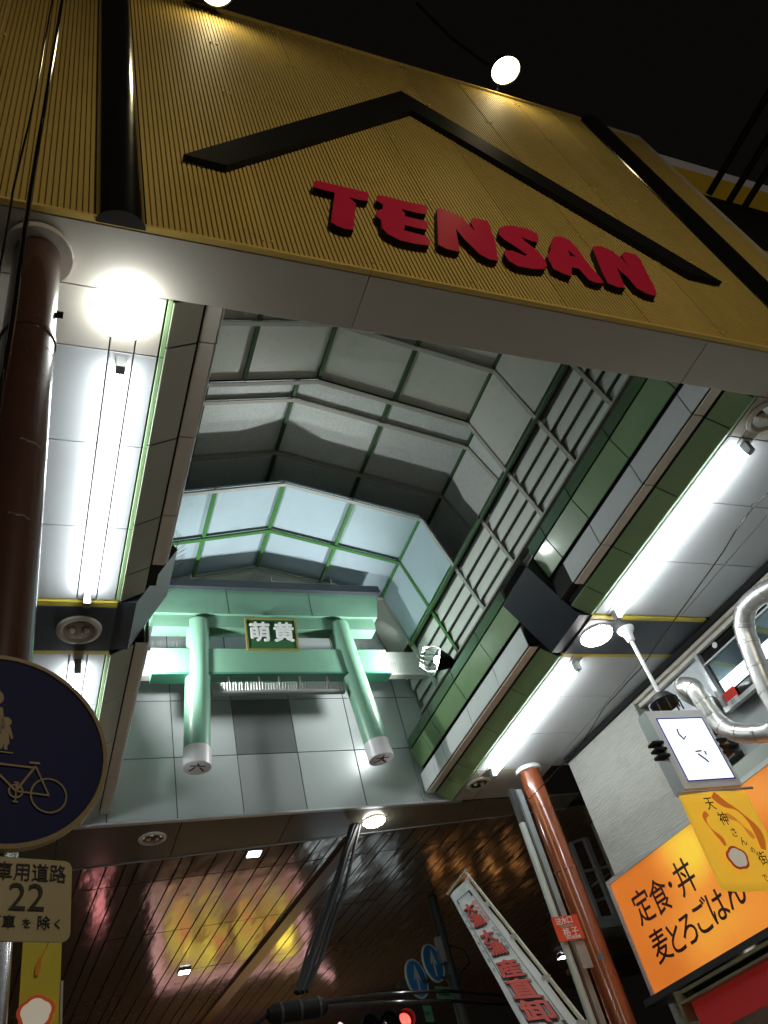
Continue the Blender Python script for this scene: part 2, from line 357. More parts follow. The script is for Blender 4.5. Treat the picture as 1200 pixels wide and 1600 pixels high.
# ------------------------------------------------------------------ vaulted roof
roof = thing('vaulted_roof', P(CX, 1.2, 1.3), 'polygonal arcade roof of ribs, green purlins, grey translucent panes and louvred sides', 'roof')
PR = [(-.51, 1.295), (-.463, 1.46), (-.41, 1.65), (0, 1.757), (.41, 1.65), (.463, 1.46), (.51, 1.295)]
PU = [(-.60, 1.46), (-.585, 1.62), (-.525, 1.775), (0, 1.91), (.525, 1.775), (.585, 1.62), (.60, 1.46)]
pane_d = mat('dull_polycarbonate', (.68, .69, .62), .32, var=.1, scale=2.2, bump=.15, bscale=30, dirt=.35)
pane_s = mat('speckled_polycarbonate', (.74, .77, .75), .3, var=.3, scale=30, bump=.2, bscale=60, dirt=.3)
pane_l = mat('bluish_polycarbonate', (.50, .62, .70), .28, var=.08, scale=2, bump=.12, bscale=30, dirt=.12)  # bluer panes for the two rear bays
louv = mat('louvre_slat', (.86, .88, .84), .5, var=.08, scale=8, stretch=(1, 6, 1), dirt=.12)
def seg_bar(m, p, q, y, wy, hz, drop=0):
    a = P(CX+p[0], y, p[1]-drop); b = P(CX+q[0], y, q[1]-drop); m.bar(a, b, hz, wy, up=(0, 1, 0)); return m
def rib(y, prof, m, wy=.055, hz=.060):
    # channel section: flange towards the room and a web behind it
    k = MB()
    for i, (p, q) in enumerate(zip(prof[:-1], prof[1:])):
        a = P(CX+p[0], y, p[1]); b = P(CX+q[0], y, q[1]); d = (b-a).normalized(); a = a-d*.008; b = b+d*.008
        n = Vector((0, 1, 0)).cross(d)
        if n.dot(P(CX, y, 1.3)-a) < 0: n = -n
        k.box((a+b)/2+n*.004, ((b-a).length, wy, .010), d, (0, 1, 0), n)
        k.box((a+b)/2-n*(hz/2+.002)+Vector((0, wy/2-.006, 0)), ((b-a).length, .010, hz), d, (0, 1, 0), n)
    return k.build('rib', m, roof)
lower = [(.66, rib_m), (.845, rib_m), (1.02, rib_m), (1.197, rib_m), (1.567, rib_w), (1.762, rib_g), (1.938, rib_m)]
for y, m in lower: rib(y, PR, m)
for y in (1.372, ):
    rib(y, PR[:2], rib_m); rib(y, PR[-2:], rib_m)
for y in (1.21, 1.375, 1.58, 1.79): rib(y, PU, rib_m)
def panes(prof, ya, yb, m, cuts):
    for (p, q), n in zip(zip(prof[:-1], prof[1:]), cuts):
        for i in range(n):
            a = (p[0]+(q[0]-p[0])*i/n, p[1]+(q[1]-p[1])*i/n); b = (p[0]+(q[0]-p[0])*(i+1)/n, p[1]+(q[1]-p[1])*(i+1)/n)
            A = P(CX+a[0], ya, a[1]+.021); B = P(CX+b[0], ya, b[1]+.021); C = P(CX+a[0], yb, a[1]+.021)
            face_panel('roof_pane', m, roof, A, B, C, th=.02, gap=.012)
rib_gd = mat('dark_green_rib', (.045, .11, .04), .5, var=.1, dirt=.3)  # darker green for purlins outside the two rear bays
def purlins(prof, ya, yb, pts, m=None):
    m = m or (rib_g if ya > 1.5 and yb < 1.95 and prof is PR else rib_gd)
    for fx, fz in pts:
        k = MB(); k.box(P(CX+fx, (ya+yb)/2, fz+.009), (.045, S*(yb-ya)-.05, .05)); k.build('purlin', m, roof)
PP = [(-.463, 1.46), (-.41, 1.65), (-.205, 1.7035), (0, 1.757), (.205, 1.7035), (.41, 1.65), (.463, 1.46)]
PPU = [(-.525, 1.775), (-.262, 1.8425), (0, 1.91), (.262, 1.8425), (.525, 1.775)]
cut = [1, 2, 2, 1]
for ya, yb, m in ((.59, .66, pane_d), (.66, .845, pane_d), (.845, 1.02, pane_d), (1.02, 1.197, pane_d), (1.567, 1.762, pane_l), (1.762, 1.938, pane_l)):
    panes(PR[1:-1], ya, yb, m, cut); purlins(PR, ya, yb, PP)
panes(PR[1:-1], 1.938, 2.068, pane_d, cut)
for ya, yb in ((1.21, 1.375), (1.375, 1.58), (1.58, 1.79)):
    panes(PU, ya, yb, pane_s, [1, 1, 2, 2, 1, 1]); purlins(PU, ya, yb, PPU)
for ya, yb in ((1.197, 1.372), (1.372, 1.567)): purlins(PR, ya, yb, [PP[0], PP[-1]])
for y in (1.204, 1.80):      # end walls of the raised roof
    k = MB()
    pu = [P(CX+x, y, z+.03) for x, z in PU]; pl = [P(CX+x, y, z+.022) for x, z in PR[1:-1]]
    pl = [pl[0]]+pl+[pl[-1]]
    k.add(pu+pl, [(i, i+1, 7+i+1, 7+i) for i in range(6)]); k.build('end_closure', dark, roof)
k = MB()
for sg in (-1, 1):
    k.lohi(P(CX+sg*.463, 1.2, 1.478), P(CX+sg*.61, 1.80, 1.484))
k.build('gutter_deck', dark, roof)
# louvred sides
bays = [(.59, .66), (.66, .845), (.845, 1.02), (1.02, 1.197), (1.197, 1.372), (1.372, 1.567), (1.567, 1.762), (1.762, 1.938), (1.938, 2.066)]
for sg in (-1, 1):
    for ya, yb in bays:
        for i in range(4):
            t = (i+.5)/4; x = CX+sg*(.467+(.512-.467)*t+.006); z = 1.452-(1.452-1.300)*t
            L = S*(yb-ya)-.06
            a = P(x, (ya+yb)/2, z); up = Vector((sg*.22, 0, -1)).normalized(); outv = Vector((sg, 0, .22)).normalized()
            slat_up = (up*.96-outv*.24).normalized()
            rbox('louvre_slat', louv, roof, a, (L, .186, .012), (0, 1, 0), slat_up, bev=.002)
    k = MB(); k.add([P(CX+sg*.53, .59, 1.28), P(CX+sg*.485, .59, 1.475), P(CX+sg*.485, 2.066, 1.475), P(CX+sg*.53, 2.066, 1.28)], [(0, 1, 2, 3)])
    k.build('louvre_backing', mat('louvre_backing_sheet', (.36, .37, .34), .6, dirt=.2), roof)
    k = MB(); k.box(P(CX+sg*.5, 1.325, 1.292), (.09, S*1.47, .03)); k.build('sill', rib_m, roof)
    if sg == 1:      # inspection rail: green tube that follows the louvre heads
        k = MB(); k.tube([P(CX+.452, .60, 1.452), P(CX+.452, 1.93, 1.452)], .020, 8); k.build('head_pipe', rib_gd, roof)

# ------------------------------------------------------------------ end wall with panels
endw = thing('end_wall', P(CX, 2.07, 1), 'silver panelled wall closing the arcade behind the green torii', 'wall')
xc = [.02, .21, .384, .557, .731, .905, 1.082, 1.157, 1.30]
zc = [1.004, 1.180, 1.358, 1.535, 1.712, 1.83]
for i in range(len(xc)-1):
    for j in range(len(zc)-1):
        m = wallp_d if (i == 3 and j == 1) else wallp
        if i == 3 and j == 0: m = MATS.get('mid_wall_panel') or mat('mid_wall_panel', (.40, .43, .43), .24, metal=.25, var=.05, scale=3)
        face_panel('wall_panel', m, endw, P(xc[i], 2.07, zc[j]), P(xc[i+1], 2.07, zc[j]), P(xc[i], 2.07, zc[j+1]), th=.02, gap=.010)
k = MB(); k.lohi(P(.0, 2.0755, 1.004), P(1.31, 2.10, 1.95)); k.build('backing', joint, endw)
k = MB(); k.lohi(P(.12, 2.0625, .9985), P(1.20, 2.075, 1.0035)); k.build('bottom_trim', alu, endw)
# dark soffit strip beyond the end wall
strip = thing('end_soffit', P(.75, 2.13, 1), 'brown grey soffit strip under the end wall holding two round downlights', 'soffit')
sof_b = mat('brown_glossy_soffit', (.22, .20, .145), .18, metal=.2, var=.1, scale=2, dirt=.1)
edge = lambda x: 2.2275-.092*(x-1.0)
for a, c in ((-.4, .10), (.10, .395), (.395, .69), (.69, .985), (.985, 1.28), (1.28, 1.62)):
    k = MB(); a2 = a+.0012; c2 = c-.0012
    k.extr([P(a2, 2.0765, 1.0), P(c2, 2.0765, 1.0), P(c2, edge(c2)-.004, 1.0), P(a2, edge(a2)-.004, 1.0)], (0, 0, .02)); k.build('soffit_panel', sof_b, strip)
k = MB(); k.extr([P(-.4, edge(-.4)-.0035, .9975), P(1.62, edge(1.62)-.0035, .9975), P(1.62, edge(1.62)+.001, .9975), P(-.4, edge(-.4)+.001, .9975)], (0, 0, .05)); k.build('edge_bead', metal_g, strip)

# ------------------------------------------------------------------ far striped metal ceiling
def stripe_mat():
    m = bpy.data.materials.new('polished_bronze_slat'); m.use_nodes = True; nt = m.node_tree; b = nt.nodes['Principled BSDF']
    b.inputs['Base Color'].default_value = (.30, .24, .165, 1); b.inputs['Metallic'].default_value = .45; b.inputs['Roughness'].default_value = .09
    geo = nt.nodes.new('ShaderNodeNewGeometry'); mp = nt.nodes.new('ShaderNodeMapping'); mp.inputs['Scale'].default_value = (1, .35, 1); mp.inputs['Rotation'].default_value = (0, 0, R(-3.6))
    n = nt.nodes.new('ShaderNodeTexNoise'); n.inputs['Scale'].default_value = 2.2; n.inputs['Detail'].default_value = 2
    n2 = nt.nodes.new('ShaderNodeTexNoise'); n2.inputs['Scale'].default_value = 9; n2.inputs['Detail'].default_value = 2
    ad = nt.nodes.new('ShaderNodeMath'); ad.operation = 'MULTIPLY_ADD'; ad.inputs[1].default_value = .16
    bp = nt.nodes.new('ShaderNodeBump'); bp.inputs['Strength'].default_value = .62; bp.inputs['Distance'].default_value = .03
    nt.links.new(geo.outputs['Position'], mp.inputs[0]); nt.links.new(mp.outputs[0], n.inputs[0]); nt.links.new(mp.outputs[0], n2.inputs[0])
    nt.links.new(n2.outputs[0], ad.inputs[0]); nt.links.new(n.outputs[0], ad.inputs[2])
    nt.links.new(ad.outputs[0], bp.inputs['Height']); nt.links.new(bp.outputs[0], b.inputs['Normal'])
    mr = nt.nodes.new('ShaderNodeMapRange'); mr.inputs[3].default_value = .10; mr.inputs[4].default_value = .20
    nt.links.new(n2.outputs[0], mr.inputs[0]); nt.links.new(mr.outputs[0], b.inputs['Roughness'])
    return m
bronze = stripe_mat()
far = thing('striped_ceiling', P(1.5, 3.2, 1), 'long ceiling of polished bronze slats beyond the end wall mirroring coloured shop lights', 'ceiling')
u = Vector((-.0635, 1, 0)); 
def line(x0, v):       # point at slat coordinate x0 (at y=2.2), v along
    return (x0-.0635*(v), 2.2+v)
offs = [0, .155, .56, .96, 1.36, 1.80, 2.32]
x = -.55; i = 0
while x < 3.9:
    wd = (.062, .050, .034)[i % 3]
    for j in range(len(offs)-1):
        k = MB(); g2 = .0022
        q = []
        for xx in (x+g2, x+wd-g2):
            for o2 in ((offs[j]+.002), (offs[j+1]-.002)):
                # along the slat until the joint line
                base = edge(xx)-2.2
                v = base+o2; q.append((xx-.0635*v, 2.2+v))
        q = [q[0], q[2], q[3], q[1]]
        cx = sum(a for a, b in q)/4
        if q[2][0] < -.45 or (j >= 3 and q[0][0] < .0): continue
        z = 1.004; tl_ = random.uniform(-.0006, .0006)
        k.extr([P(a, b, z+(tl_ if n4 > 1 else -tl_)) for n4, (a, b) in enumerate(q)], (0, 0, .012)); k.build('ceiling_slat', bronze, far)
    x += wd; i += 1
k = MB(); k.extr([P(a, b, 1.012) for a, b in ((-.6, edge(-.6)+.001), (3.95, edge(3.95)+.001), (3.8, edge(3.95)+2.3), (-.7, edge(-.6)+2.3))], (0, 0, .05)); k.build('backing', joint, far)

k = MB(); k.extr([P(.905, 2.245, .993), P(.945, 2.242, .993), P(.795, 3.95, .993), P(.745, 3.95, .993)], (0, 0, .05)); k.build('cover_strip', mat('matt_bronze', (.16, .11, .05), .4, metal=.3), far)
# ------------------------------------------------------------------ torii
tor = thing('torii', P(.645, 1.87, 1.04), 'green torii ornament with a name plaque hanging in front of the panelled end wall', 'torii')
TY = 1.872; TX = .645
def col_pts(sg): return P(TX+sg*.208, TY, 1.48), P(TX+sg*.2405, TY, 1.085), P(TX+sg*.2440, TY, 1.036)
endchar = mat('end_character_ink', (.02, .02, .02), .6)
for sg, ch in ((-1, '六'), (1, '大')):
    a, b, c = col_pts(sg); r = S*.0335
    k = MB(); k.tube([a, b], [r*.98, r], 36); k.build('column', torii_g, tor)
    k = MB(); k.tube([b, b+(c-b)*.985, c], [r*1.03, r*1.03, r*.99], 36); cap = k.build('column_end', torii_w, tor)
    d = (c-b).normalized()
    rr = Vector((1, 0, 0)); upv = Vector((0, -1, 0)); rr = (rr-d*rr.dot(d)).normalized(); upv = d.cross(rr)
    if upv.y > 0: upv = -upv
    text('character', ch, endchar, cap, c+d*.002, rr, upv if d.dot(rr.cross(upv)) > 0 else -upv, .20, ext=.001, off=.006)
# lintel (kasagi) with sloping lower band and dark cap
k = MB(); k.extr([P(.297, TY-.027, 1.4965), P(.977, TY-.027, 1.4965), P(.996, TY-.027, 1.585), P(.280, TY-.027, 1.585)], (0, S*.062, 0)); k.build('top_lintel', torii_g, tor)
k = MB(); k.lohi(P(.310, TY-.018, 1.455), P(.966, TY+.026, 1.496)); k.build('under_lintel', torii_g, tor)
k = MB(); k.extr([P(.268, TY-.040, 1.5855), P(.268, TY+.05, 1.5855), P(.268, TY+.04, 1.617), P(.268, TY-.034, 1.617)], (S*.738, 0, 0)); k.build('lintel_cap', mat('torii_cap', (.045, .05, .065), .4), tor)
# tie beam between and outside the columns
k = MB(); k.lohi(P(.301, TY-.0215, 1.302), P(.977, TY+.0215, 1.379)); k.build('tie_beam', torii_g, tor)
k = MB(); k.lohi(P(.300, TY-.0225, 1.2955), P(.978, TY+.0225, 1.3015)); k.build('tie_beam_lip', mat('torii_green_dark', (.06, .22, .15), .35), tor)
for xx in (.52, .77):      # sheet joints on the lintel
    k = MB(); k.lohi(P(xx, TY-.0275, 1.4965), P(xx+.0008, TY-.0268, 1.585)); k.build('sheet_joint', joint, tor)
# plaque
pq = thing('name_plaque', P(.638, 1.84, 1.45), 'gold framed green plaque with two white characters fixed on the torii', 'plaque')
bpy.data.objects.remove(pq)
tilt = Vector((0, -.18, 1)).normalized()
pc = P(.634, TY-.032, 1.422)
plq = rbox('plaque', plaque_g, tor, pc, (S*.140, .02, S*.092), (1, 0, 0), Vector((0, 1, .18)), bev=.003)
for a, d in (((0, .048), (.150, .0055)), ((0, -.048), (.150, .0055)), ((-.0725, 0), (.0055, .091)), ((.0725, 0), (.0055, .091))):
    f = rbox('frame', gold, None, (0, 0, 0), (S*d[0], .035, S*d[1]), (1, 0, 0), Vector((0, 1, .18)), bev=.003)
    f.parent = plq; f.rotation_euler = (0, 0, 0); f.location = (S*a[0], -.004, S*a[1])
wch = mat('white_raised_characters', (.85, .86, .85), .5)
for ch, dx in (('萌', -.0345), ('黄', .0355)):
    o = text('character', ch, wch, None, (0, 0, 0), (1, 0, 0), (0, 0, 1), .30, ext=.008, off=.017)
    o.parent = plq; o.location = (S*dx, -.020, .006)
# fluorescent bar with spikes below the tie beam
bar = thing('lighting_bar', P(.64, 1.86, 1.25), 'thin unlit grey tube bar with bird spikes hanging under the torii tie beam', 'lamp bar')
k = MB(); k.tube([P(.452, 1.865, 1.245), P(.824, 1.865, 1.245)], .035, 10); k.build('tube', metal_g, bar)
k = MB()
for xx in (.50, .585, .64, .70, .78): k = MB(); k.lohi(P(xx, 1.862, 1.245), P(xx+.004, 1.868, 1.296)); k.build('hanger', wire_m, bar)
k = MB()
for i in range(46):
    a = P(.455+.008*i, 1.862, 1.250); k.tube([a, a+Vector((random.uniform(-.01, .01), -.035, .11))], .0025, 3, False)
tag(k.build('bird_spikes', wire_m, bar), kind='stuff')
k = MB()
for i in range(20):
    for x0 in (.304, .878):
        if x0 < .4 and i > 15: continue
        a = P(x0+.005*i, TY-.01, 1.379); k.tube([a, a+Vector((random.uniform(-.015, .015), random.uniform(-.03, .01), .14))], .0025, 3, False)
tag(k.build('bird_spikes', wire_m, tor), kind='stuff')
for xx in (.42, .66, .85):
    a = P(xx, TY-.036, 1.617); k = MB(); k.extr([a, a+Vector((.012, 0, 0)), a+Vector((.012, 0, .09)), a+Vector((0, 0, .10))], (0, .006, 0)); k.extr([a+Vector((.012, 0, 0)), a+Vector((.08, 0, 0)), a+Vector((.08, 0, .012)), a+Vector((.012, 0, .012))], (0, .006, 0)); k.build('wire_clip', wire_m, tor)
# white steel tie bar behind the torii
tb = MB(); tb.lohi(P(.16, 1.938, 1.352), P(1.150, 1.952, 1.436)); tb.lohi(P(.16, 1.932, 1.348), P(1.150, 1.956, 1.352))
tie = tb.build('steel_tie_bar', rib_w); tag(tie, 'white painted steel tie bar spanning the arcade just behind the torii', 'tie bar')
k = MB()
for i in range(22):
    for x0 in (1.0, .19):
        a = P(x0+.0065*i, 1.934, 1.356); k.tube([a, a+Vector((random.uniform(-.015, .015), -.04, .16))], .0025, 3, False)
tag(k.build('bird_spikes', wire_m, tie), kind='stuff')
k = MB(); k.bar(P(1.072, 1.934, 1.655), P(1.118, 1.934, 1.46), .07, .03, up=(0, 1, 0)); k.bar(P(1.118, 1.934, 1.46), P(1.175, 1.934, 1.26), .07, .03, up=(0, 1, 0)); k.build('rib_facing', rib_w, tie)

# ------------------------------------------------------------------ flood lamps beside the torii
def flood(sg, lab):
    p = P(CX+sg*.440, 1.775, 1.288); ax = Vector((-sg*.93, .16, .33)).normalized()
    f = thing('floodlight', p, lab, 'floodlight', 'floodlights beside the torii')
    k = MB(); k.lathe([(.02, -.30), (.045, -.30), (.05, -.20), (.09, -.16), (.155, 0), (.165, .01)], p, ax); k.build('housing', black_matt, f)
    k = MB(); k.lathe([(.001, -.10), (.09, -.09), (.15, .0)], p, ax); k.build('reflector', white_p, f)
    k = MB(); k.lathe([(.001, -.07), (.05, -.05), (.065, 0), (.05, .05), (.001, .07)], p+ax*.0, ax, 14); k.build('bulb', flood_e, f)
    k = MB(); k.bar(p-ax*.2, P(CX+sg*.47, 1.79, 1.22), .04, .04); k.build('bracket', black_matt, f)
    gm = MB()     # open wire cage round the mouth
    U = ax.orthogonal().normalized(); W = ax.cross(U)
    for j in range(14):
        a = 2*math.pi*j/14; d = U*math.cos(a)+W*math.sin(a)
        gm.tube([p+d*.165, p+d*.19+ax*.12, p+d*.12+ax*.24], .004, 4)
    gm.build('cage', wire_m, f)
    spot('floodlight_beam', p+ax*.14, P(CX-sg*.08, 1.88, 1.47), 230, 150, (.95, 1.0, .98), .8, .06, f)
flood(1, 'glowing floodlight with a black hood right of the torii'); flood(-1, 'glowing floodlight left of the torii, half hidden by the beam')

# ------------------------------------------------------------------ bare tubes
def tube_lamp(x, ya, yb, label):
    t = thing('fluorescent_lamp', P(x, ya, 1.0), label, 'tube lamp', 'bare tube lamps under the side ceilings')
    L = S*(yb-ya)
    k = MB(); k.tube([P(x, ya+.008, .982), P(x, yb-.008, .982)], .019, 12); k.build('tube', tube_e, t)
    for y in (ya, yb):
        k = MB(); k.lohi(P(x-.006, y-.007, .976), P(x+.006, y+.007, .9995)); k.build('end_holder', metal_g, t)
tube_lamp(.089, .690, 1.190, 'bare tube lamp on the left ceiling nearest the gate')
tube_lamp(.089, 1.385, 1.890, 'bare tube lamp behind the left crossbeam, mostly hidden by the round sign')
tube_lamp(1.221, .690, 1.190, 'bare tube lamp on the right ceiling nearest the gate')
tube_lamp(1.221, 1.385, 1.890, 'bare tube lamp on the right ceiling between crossbeam and brown pillar')

# ------------------------------------------------------------------ downlights
ring_m = mat('cream_ring', (.55, .52, .44), .4, var=.06)
bowl_m = mat('bowl_reflector', (.55, .52, .48), .15, metal=1)
def downlight(x, y, lit, label, r=.040, z=.9985):
    d = thing('downlight', P(x, y, z), label, 'downlight', 'round ceiling downlights'); p = P(x, y, z); dnv = (0, 0, -1); r *= S
    k = MB(); k.lathe([(r*.66, -.004), (r*.68, .008), (r*.82, .022), (r*.97, .014), (r, -.004)], p, dnv, 36); k.build('ring', ring_m, d)
    k = MB(); k.lathe([(r*.66, .004), (r*.5, -.003), (r*.3, -.0035), (.002, -.0038)], p, dnv, 28); k.build('reflector', bowl_m, d)
    if lit == 0:
        for dx in (-.3, .3):
            k = MB(); c = p+Vector((dx*r, 0, -.004)); k.lathe([(.001, .03), (r*.12, .024), (r*.2, .006), (r*.2, -.004)], c, dnv, 14); k.build('bulb', mat('unlit_glass_bulb', (.5, .42, .3), .1, coat=.5), d)
    else:
        k = MB(); R0 = r*.98 if lit == 1 else .20  # lit bulbs enlarged to stand for the glare round the lamps
        k.lathe([(R0*math.cos(a), (R0*.42 if lit == 1 else R0*1.0)*math.sin(a)) for a in [math.pi/2*i/7 for i in range(8)]], p-Vector((0, 0, .006)), dnv, 30)
        k.build('bulb', lamp_e if lit == 2 else lamp_e2, d)
    return d
downlight(.0872, .606, 2, 'blazing white downlight left of the opening, brightest lamp in view')
downlight(1.221, .622, 0, 'unlit downlight at the right edge beside the end of the near right tube lamp')
downlight(.083, 1.282, 0, 'unlit downlight in the dark crossbeam on the left', z=.9945)
downlight(1.214, 1.270, 1, 'lit downlight in the dark crossbeam on the right', z=.9945)
downlight(1.212, 1.966, 0, 'unlit downlight near the top of the right brown pillar', r=.036)
downlight(.332, 2.155, 0, 'unlit downlight in the soffit strip below the end wall', r=.036)
downlight(.951, 2.150, 1, 'lit downlight in the soffit strip below the right torii column', r=.034)
for x, y, lab in ((.633, 2.301, 'small square lamp in the bronze ceiling just below the soffit strip'), (.587, 3.219, 'small square lamp lower left in the bronze ceiling, inside the yellow reflection'), (2.463, 3.755, 'small square lamp in the bronze ceiling behind the grey downpipe')):
    d = thing('square_lamp', P(x, y, 1.0), lab, 'ceiling lamp', 'small square lamps in the bronze ceiling')
    sz = .17 if x < 2 else .2
    k = MB(); k.box(P(x, y, 1.001), (sz*1.2, sz*1.2, .03)); k.build('frame', metal_g, d)
    k = MB(); k.box(P(x, y, .9975), (sz, sz, .012)); k.build('diffuser', small_e, d)

# ------------------------------------------------------------------ pillars
def pillar(x, y, r, cap, m, label):
    p = thing('pillar', (S*x, S*y, 0), label, 'pillar', 'brown round pillars of the arcade')
    k = MB(); k.lathe([(S*r*1.15, 0), (S*r*1.15, .25), (S*r, .3), (S*r, 6.385)], (S*x, S*y, 0), n=40); k.build('shaft', m, p)
    k = MB(); k.lathe([(S*r, 0), (S*cap, 0), (S*cap, .05), (S*cap*.97, .06), (S*r, .06)], P(x, y, .9855), n=44); k.build('collar', white_p if x > 1 else soffit, p)
    k = MB(); k.lathe([(S*r+.001, 0), (S*r+.007, .004), (S*r+.007, .03), (S*r+.001, .034)], P(x, y, .80 if x < 1 else .70), n=40); k.build('band', m, p)
    return p
tape = mat('grey_tape', (.13, .11, .09), .5)
def pillar_marks(p, x, y, rr, lst):
    for ang, z, w_, h_, m, nm in lst:
        n1 = 6; k = MB(); vs = []; q = S*rr+.0015
        for j in range(n1+1):
            a = R(ang)+w_/(rr*S)*(j/n1-.5); vs += [(S*x+q*math.cos(a), S*y+q*math.sin(a), z+.006*math.sin(j*2.1)), (S*x+q*math.cos(a), S*y+q*math.sin(a), z+h_+.004*math.cos(j*1.7))]
        k.add(vs, [(2*j, 2*j+1, 2*j+3, 2*j+2) for j in range(n1)]); k.build(nm, m, p)
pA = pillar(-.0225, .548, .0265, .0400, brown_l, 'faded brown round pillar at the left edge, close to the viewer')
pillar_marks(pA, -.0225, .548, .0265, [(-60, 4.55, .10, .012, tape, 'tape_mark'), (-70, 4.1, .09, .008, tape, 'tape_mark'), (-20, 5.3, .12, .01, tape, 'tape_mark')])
k = MB(); k.box(P(.0065, .541, .855), (.035, .03, .02)); k.build('cable_clip', black_matt, pA)
pB = pillar(1.340, 1.895, .0300, .0370, brown_p, 'glossy orange brown round pillar at the far end of the right side')
pillar_marks(pB, 1.340, 1.895, .0300, [(-130, 4.9, .05, .02, tape, 'tape_mark'), (-115, 3.9, .09, .07, tape, 'sticker_residue'), (-140, 3.3, .08, .012, tape, 'tape_mark')])

# ------------------------------------------------------------------ facade spot lamps
def facade_lamp(x, y, z, label):
    f = thing('facade_lamp', P(x, y, z), label, 'spotlight', 'warm spotlights above the yellow fascia')
    p = P(x, y, z); ax = (Vector((0, .22, -1))).normalized()
    k = MB(); k.lathe([(.001, -.26), (.06, -.25), (.07, -.12), (.15, -.07), (.178, .0), (.18, .01)], p, ax); k.build('housing', black_matt, f)
    k = MB(); k.lathe([(.001, .016), (.09, .012), (.170, .0)], p, ax); k.build('glass', warm_e, f)
    k = MB(); k.tube([p-ax*.15, P(x, .475, ZT+.04), P(x, .51, ZT+.012)], .014, 8); k.build('arm', dark, f)
    spot('facade_lamp_beam', p+ax*.03, p+ax+Vector((0, .10, 0)), 11, 160, (1, .80, .40), .9, .10, f)
facade_lamp(.999, .440, 2.113, 'warm lit spotlight above the right half of the yellow fascia')
facade_lamp(.268, .440, 2.035, 'warm lit spotlight above the left half of the yellow fascia, cut by the frame')
k = MB(); k.tube([P(.985, .452, 2.14), P(.93, .455, 2.35), P(.90, .45, 2.62)], [.022, .022, .02], 8); tag(k.build('antenna_pole', dark), 'dim dark rod rising into the night sky behind the right spotlight', 'rod')
# unseen street lamp added behind the viewer as warm fill for the fascia
sl = thing('added_street_lamp', (3.2, -4.5, 0), 'added unseen street lamp behind the viewer, warm fill for the fascia', 'street lamp')
k = MB(); k.tube([(3.2, -4.5, 0), (3.2, -4.5, 7.0), (3.2, -4.1, 7.4), (3.2, -3.6, 7.5)], [.09, .06, .05, .05], 14); k.build('post', metal_g, sl)
k = MB(); k.box((3.2, -3.4, 7.5), (.28, .6, .12)); k.build('lamp_head', metal_g, sl)
k = MB(); k.box((3.2, -3.4, 7.43), (.22, .5, .02)); k.build('diffuser', emis('added_street_lamp_glow', (1, .82, .55), 30), sl)
spot('added_street_lamp_beam', (3.2, -3.4, 7.38), (3.2, 1.4, 6.2), 500, 150, (1, .87, .66), .6, .25, sl)

# ------------------------------------------------------------------ corner building on the right
OB = Vector((1.449, 1.85)); sd = Vector((.1044, -.99453)); nb = Vector((-.99453, -.1044))
def B(s, z, d=0):
    q = OB+sd*s+nb*d; return P(q.x, q.y, z)
SD = Vector((sd.x, sd.y, 0)); NB = Vector((nb.x, nb.y, 0)); UP = Vector((0, 0, 1))
def bbox(m, s0, s1, z0, z1, d0, d1):
    a = B((s0+s1)/2, (z0+z1)/2, (d0+d1)/2); return m.box(a, (S*(s1-s0), S*(d1-d0), S*(z1-z0)), SD, NB, UP)
bld = thing('corner_building', B(.6, -.3333, -.3), 'pale shop building on the right with streaked concrete, a mirror window and silver ducts', 'building')
k = MB(); bbox(k, .0, .312, -.3333, .992, -.5, 0); k.build('concrete_wall', concrete, bld)
k = MB(); bbox(k, .312, 1.5, -.3333, .70, -.5, -.012); k.build('lower_wall', palewall, bld)
k = MB(); bbox(k, .312, 1.5, .70, .992, -.5, -.05); k.build('recess_wall', mat('grey_fascia_board', (.33, .35, .36), .5, var=.08), bld)
# pale boards each side of the window
for s0, s1, z0, z1 in ((.325, .53, .845, .985), (.79, .90, .70, .985), (.90, 1.02, .70, .985), (1.02, 1.14, .70, .985)):
    k = MB(); bbox(k, s0+.002, s1-.002, z0, z1, -.05, -.03); k.build('wall_board', mat('pale_blue_board', (.50, .54, .56), .5, var=.06, dirt=.1), bld)
for z in (.72, .745, .77, .795, .82):
    k = MB(); bbox(k, .33, .50, z, z+.012, -.05, -.02); k.build('vent_slat', dark, bld)
# window
win = MB(); bbox(win, .548, .785, .815, .990, -.05, -.028); wn = win.build('window', black_gloss, bld)
def wf(s0, s1, z0, z1, m, nm='frame', d0=-.028, d1=-.012):
    k = MB(); bbox(k, s0, s1, z0, z1, d0, d1); o = k.build(nm, m, wn); return o
wf(.540, .550, .805, .995, alu); wf(.783, .793, .805, .995, alu); wf(.550, .783, .986, .994, alu); wf(.550, .783, .805, .816, alu); wf(.550, .783, .932, .937, alu, d1=-.020)
glass = mat('mirror_glass', (.42, .58, .62), .07, metal=.9, var=.05)
wf(.560, .783, .845, .931, glass, 'pane', -.028, -.024)
glow = emis('pane_reflection_glow', (.85, .97, 1.0), 2.2)
wf(.561, .782, .846, .878, glow, 'reflection_strip', -.0239, -.0228)  # glowing strip stands for the bright reflection in the pane
for s_, z_ in ((.60, .958), (.685, .962)):
    k = MB(); p = B(s_, z_, -.027); k.lathe([(.001, .012), (.03, .010), (.038, 0)], p, NB, 16); k.build('lamp_reflection_dot', white_p, wn)  # white discs stand in for downlights reflected in the window
k = MB(); p = B(.70, .832, -.027); k.lathe([(.001, .012), (.028, .010), (.036, 0)], p, NB, 16); k.build('lit_dot', emis('pinkish_spot', (1, .75, .65), 3), wn)
st = MB(); bbox(st, .552, .588, .822, .850, -.0235, -.0225); st.build('red_sticker', mat('red_sticker', (.7, .03, .02), .5), wn)
st = MB(); bbox(st, .558, .592, .806, .8215, -.0115, -.0105); st.build('white_sticker', mat('white_sticker', (.7, .72, .72), .5), wn)
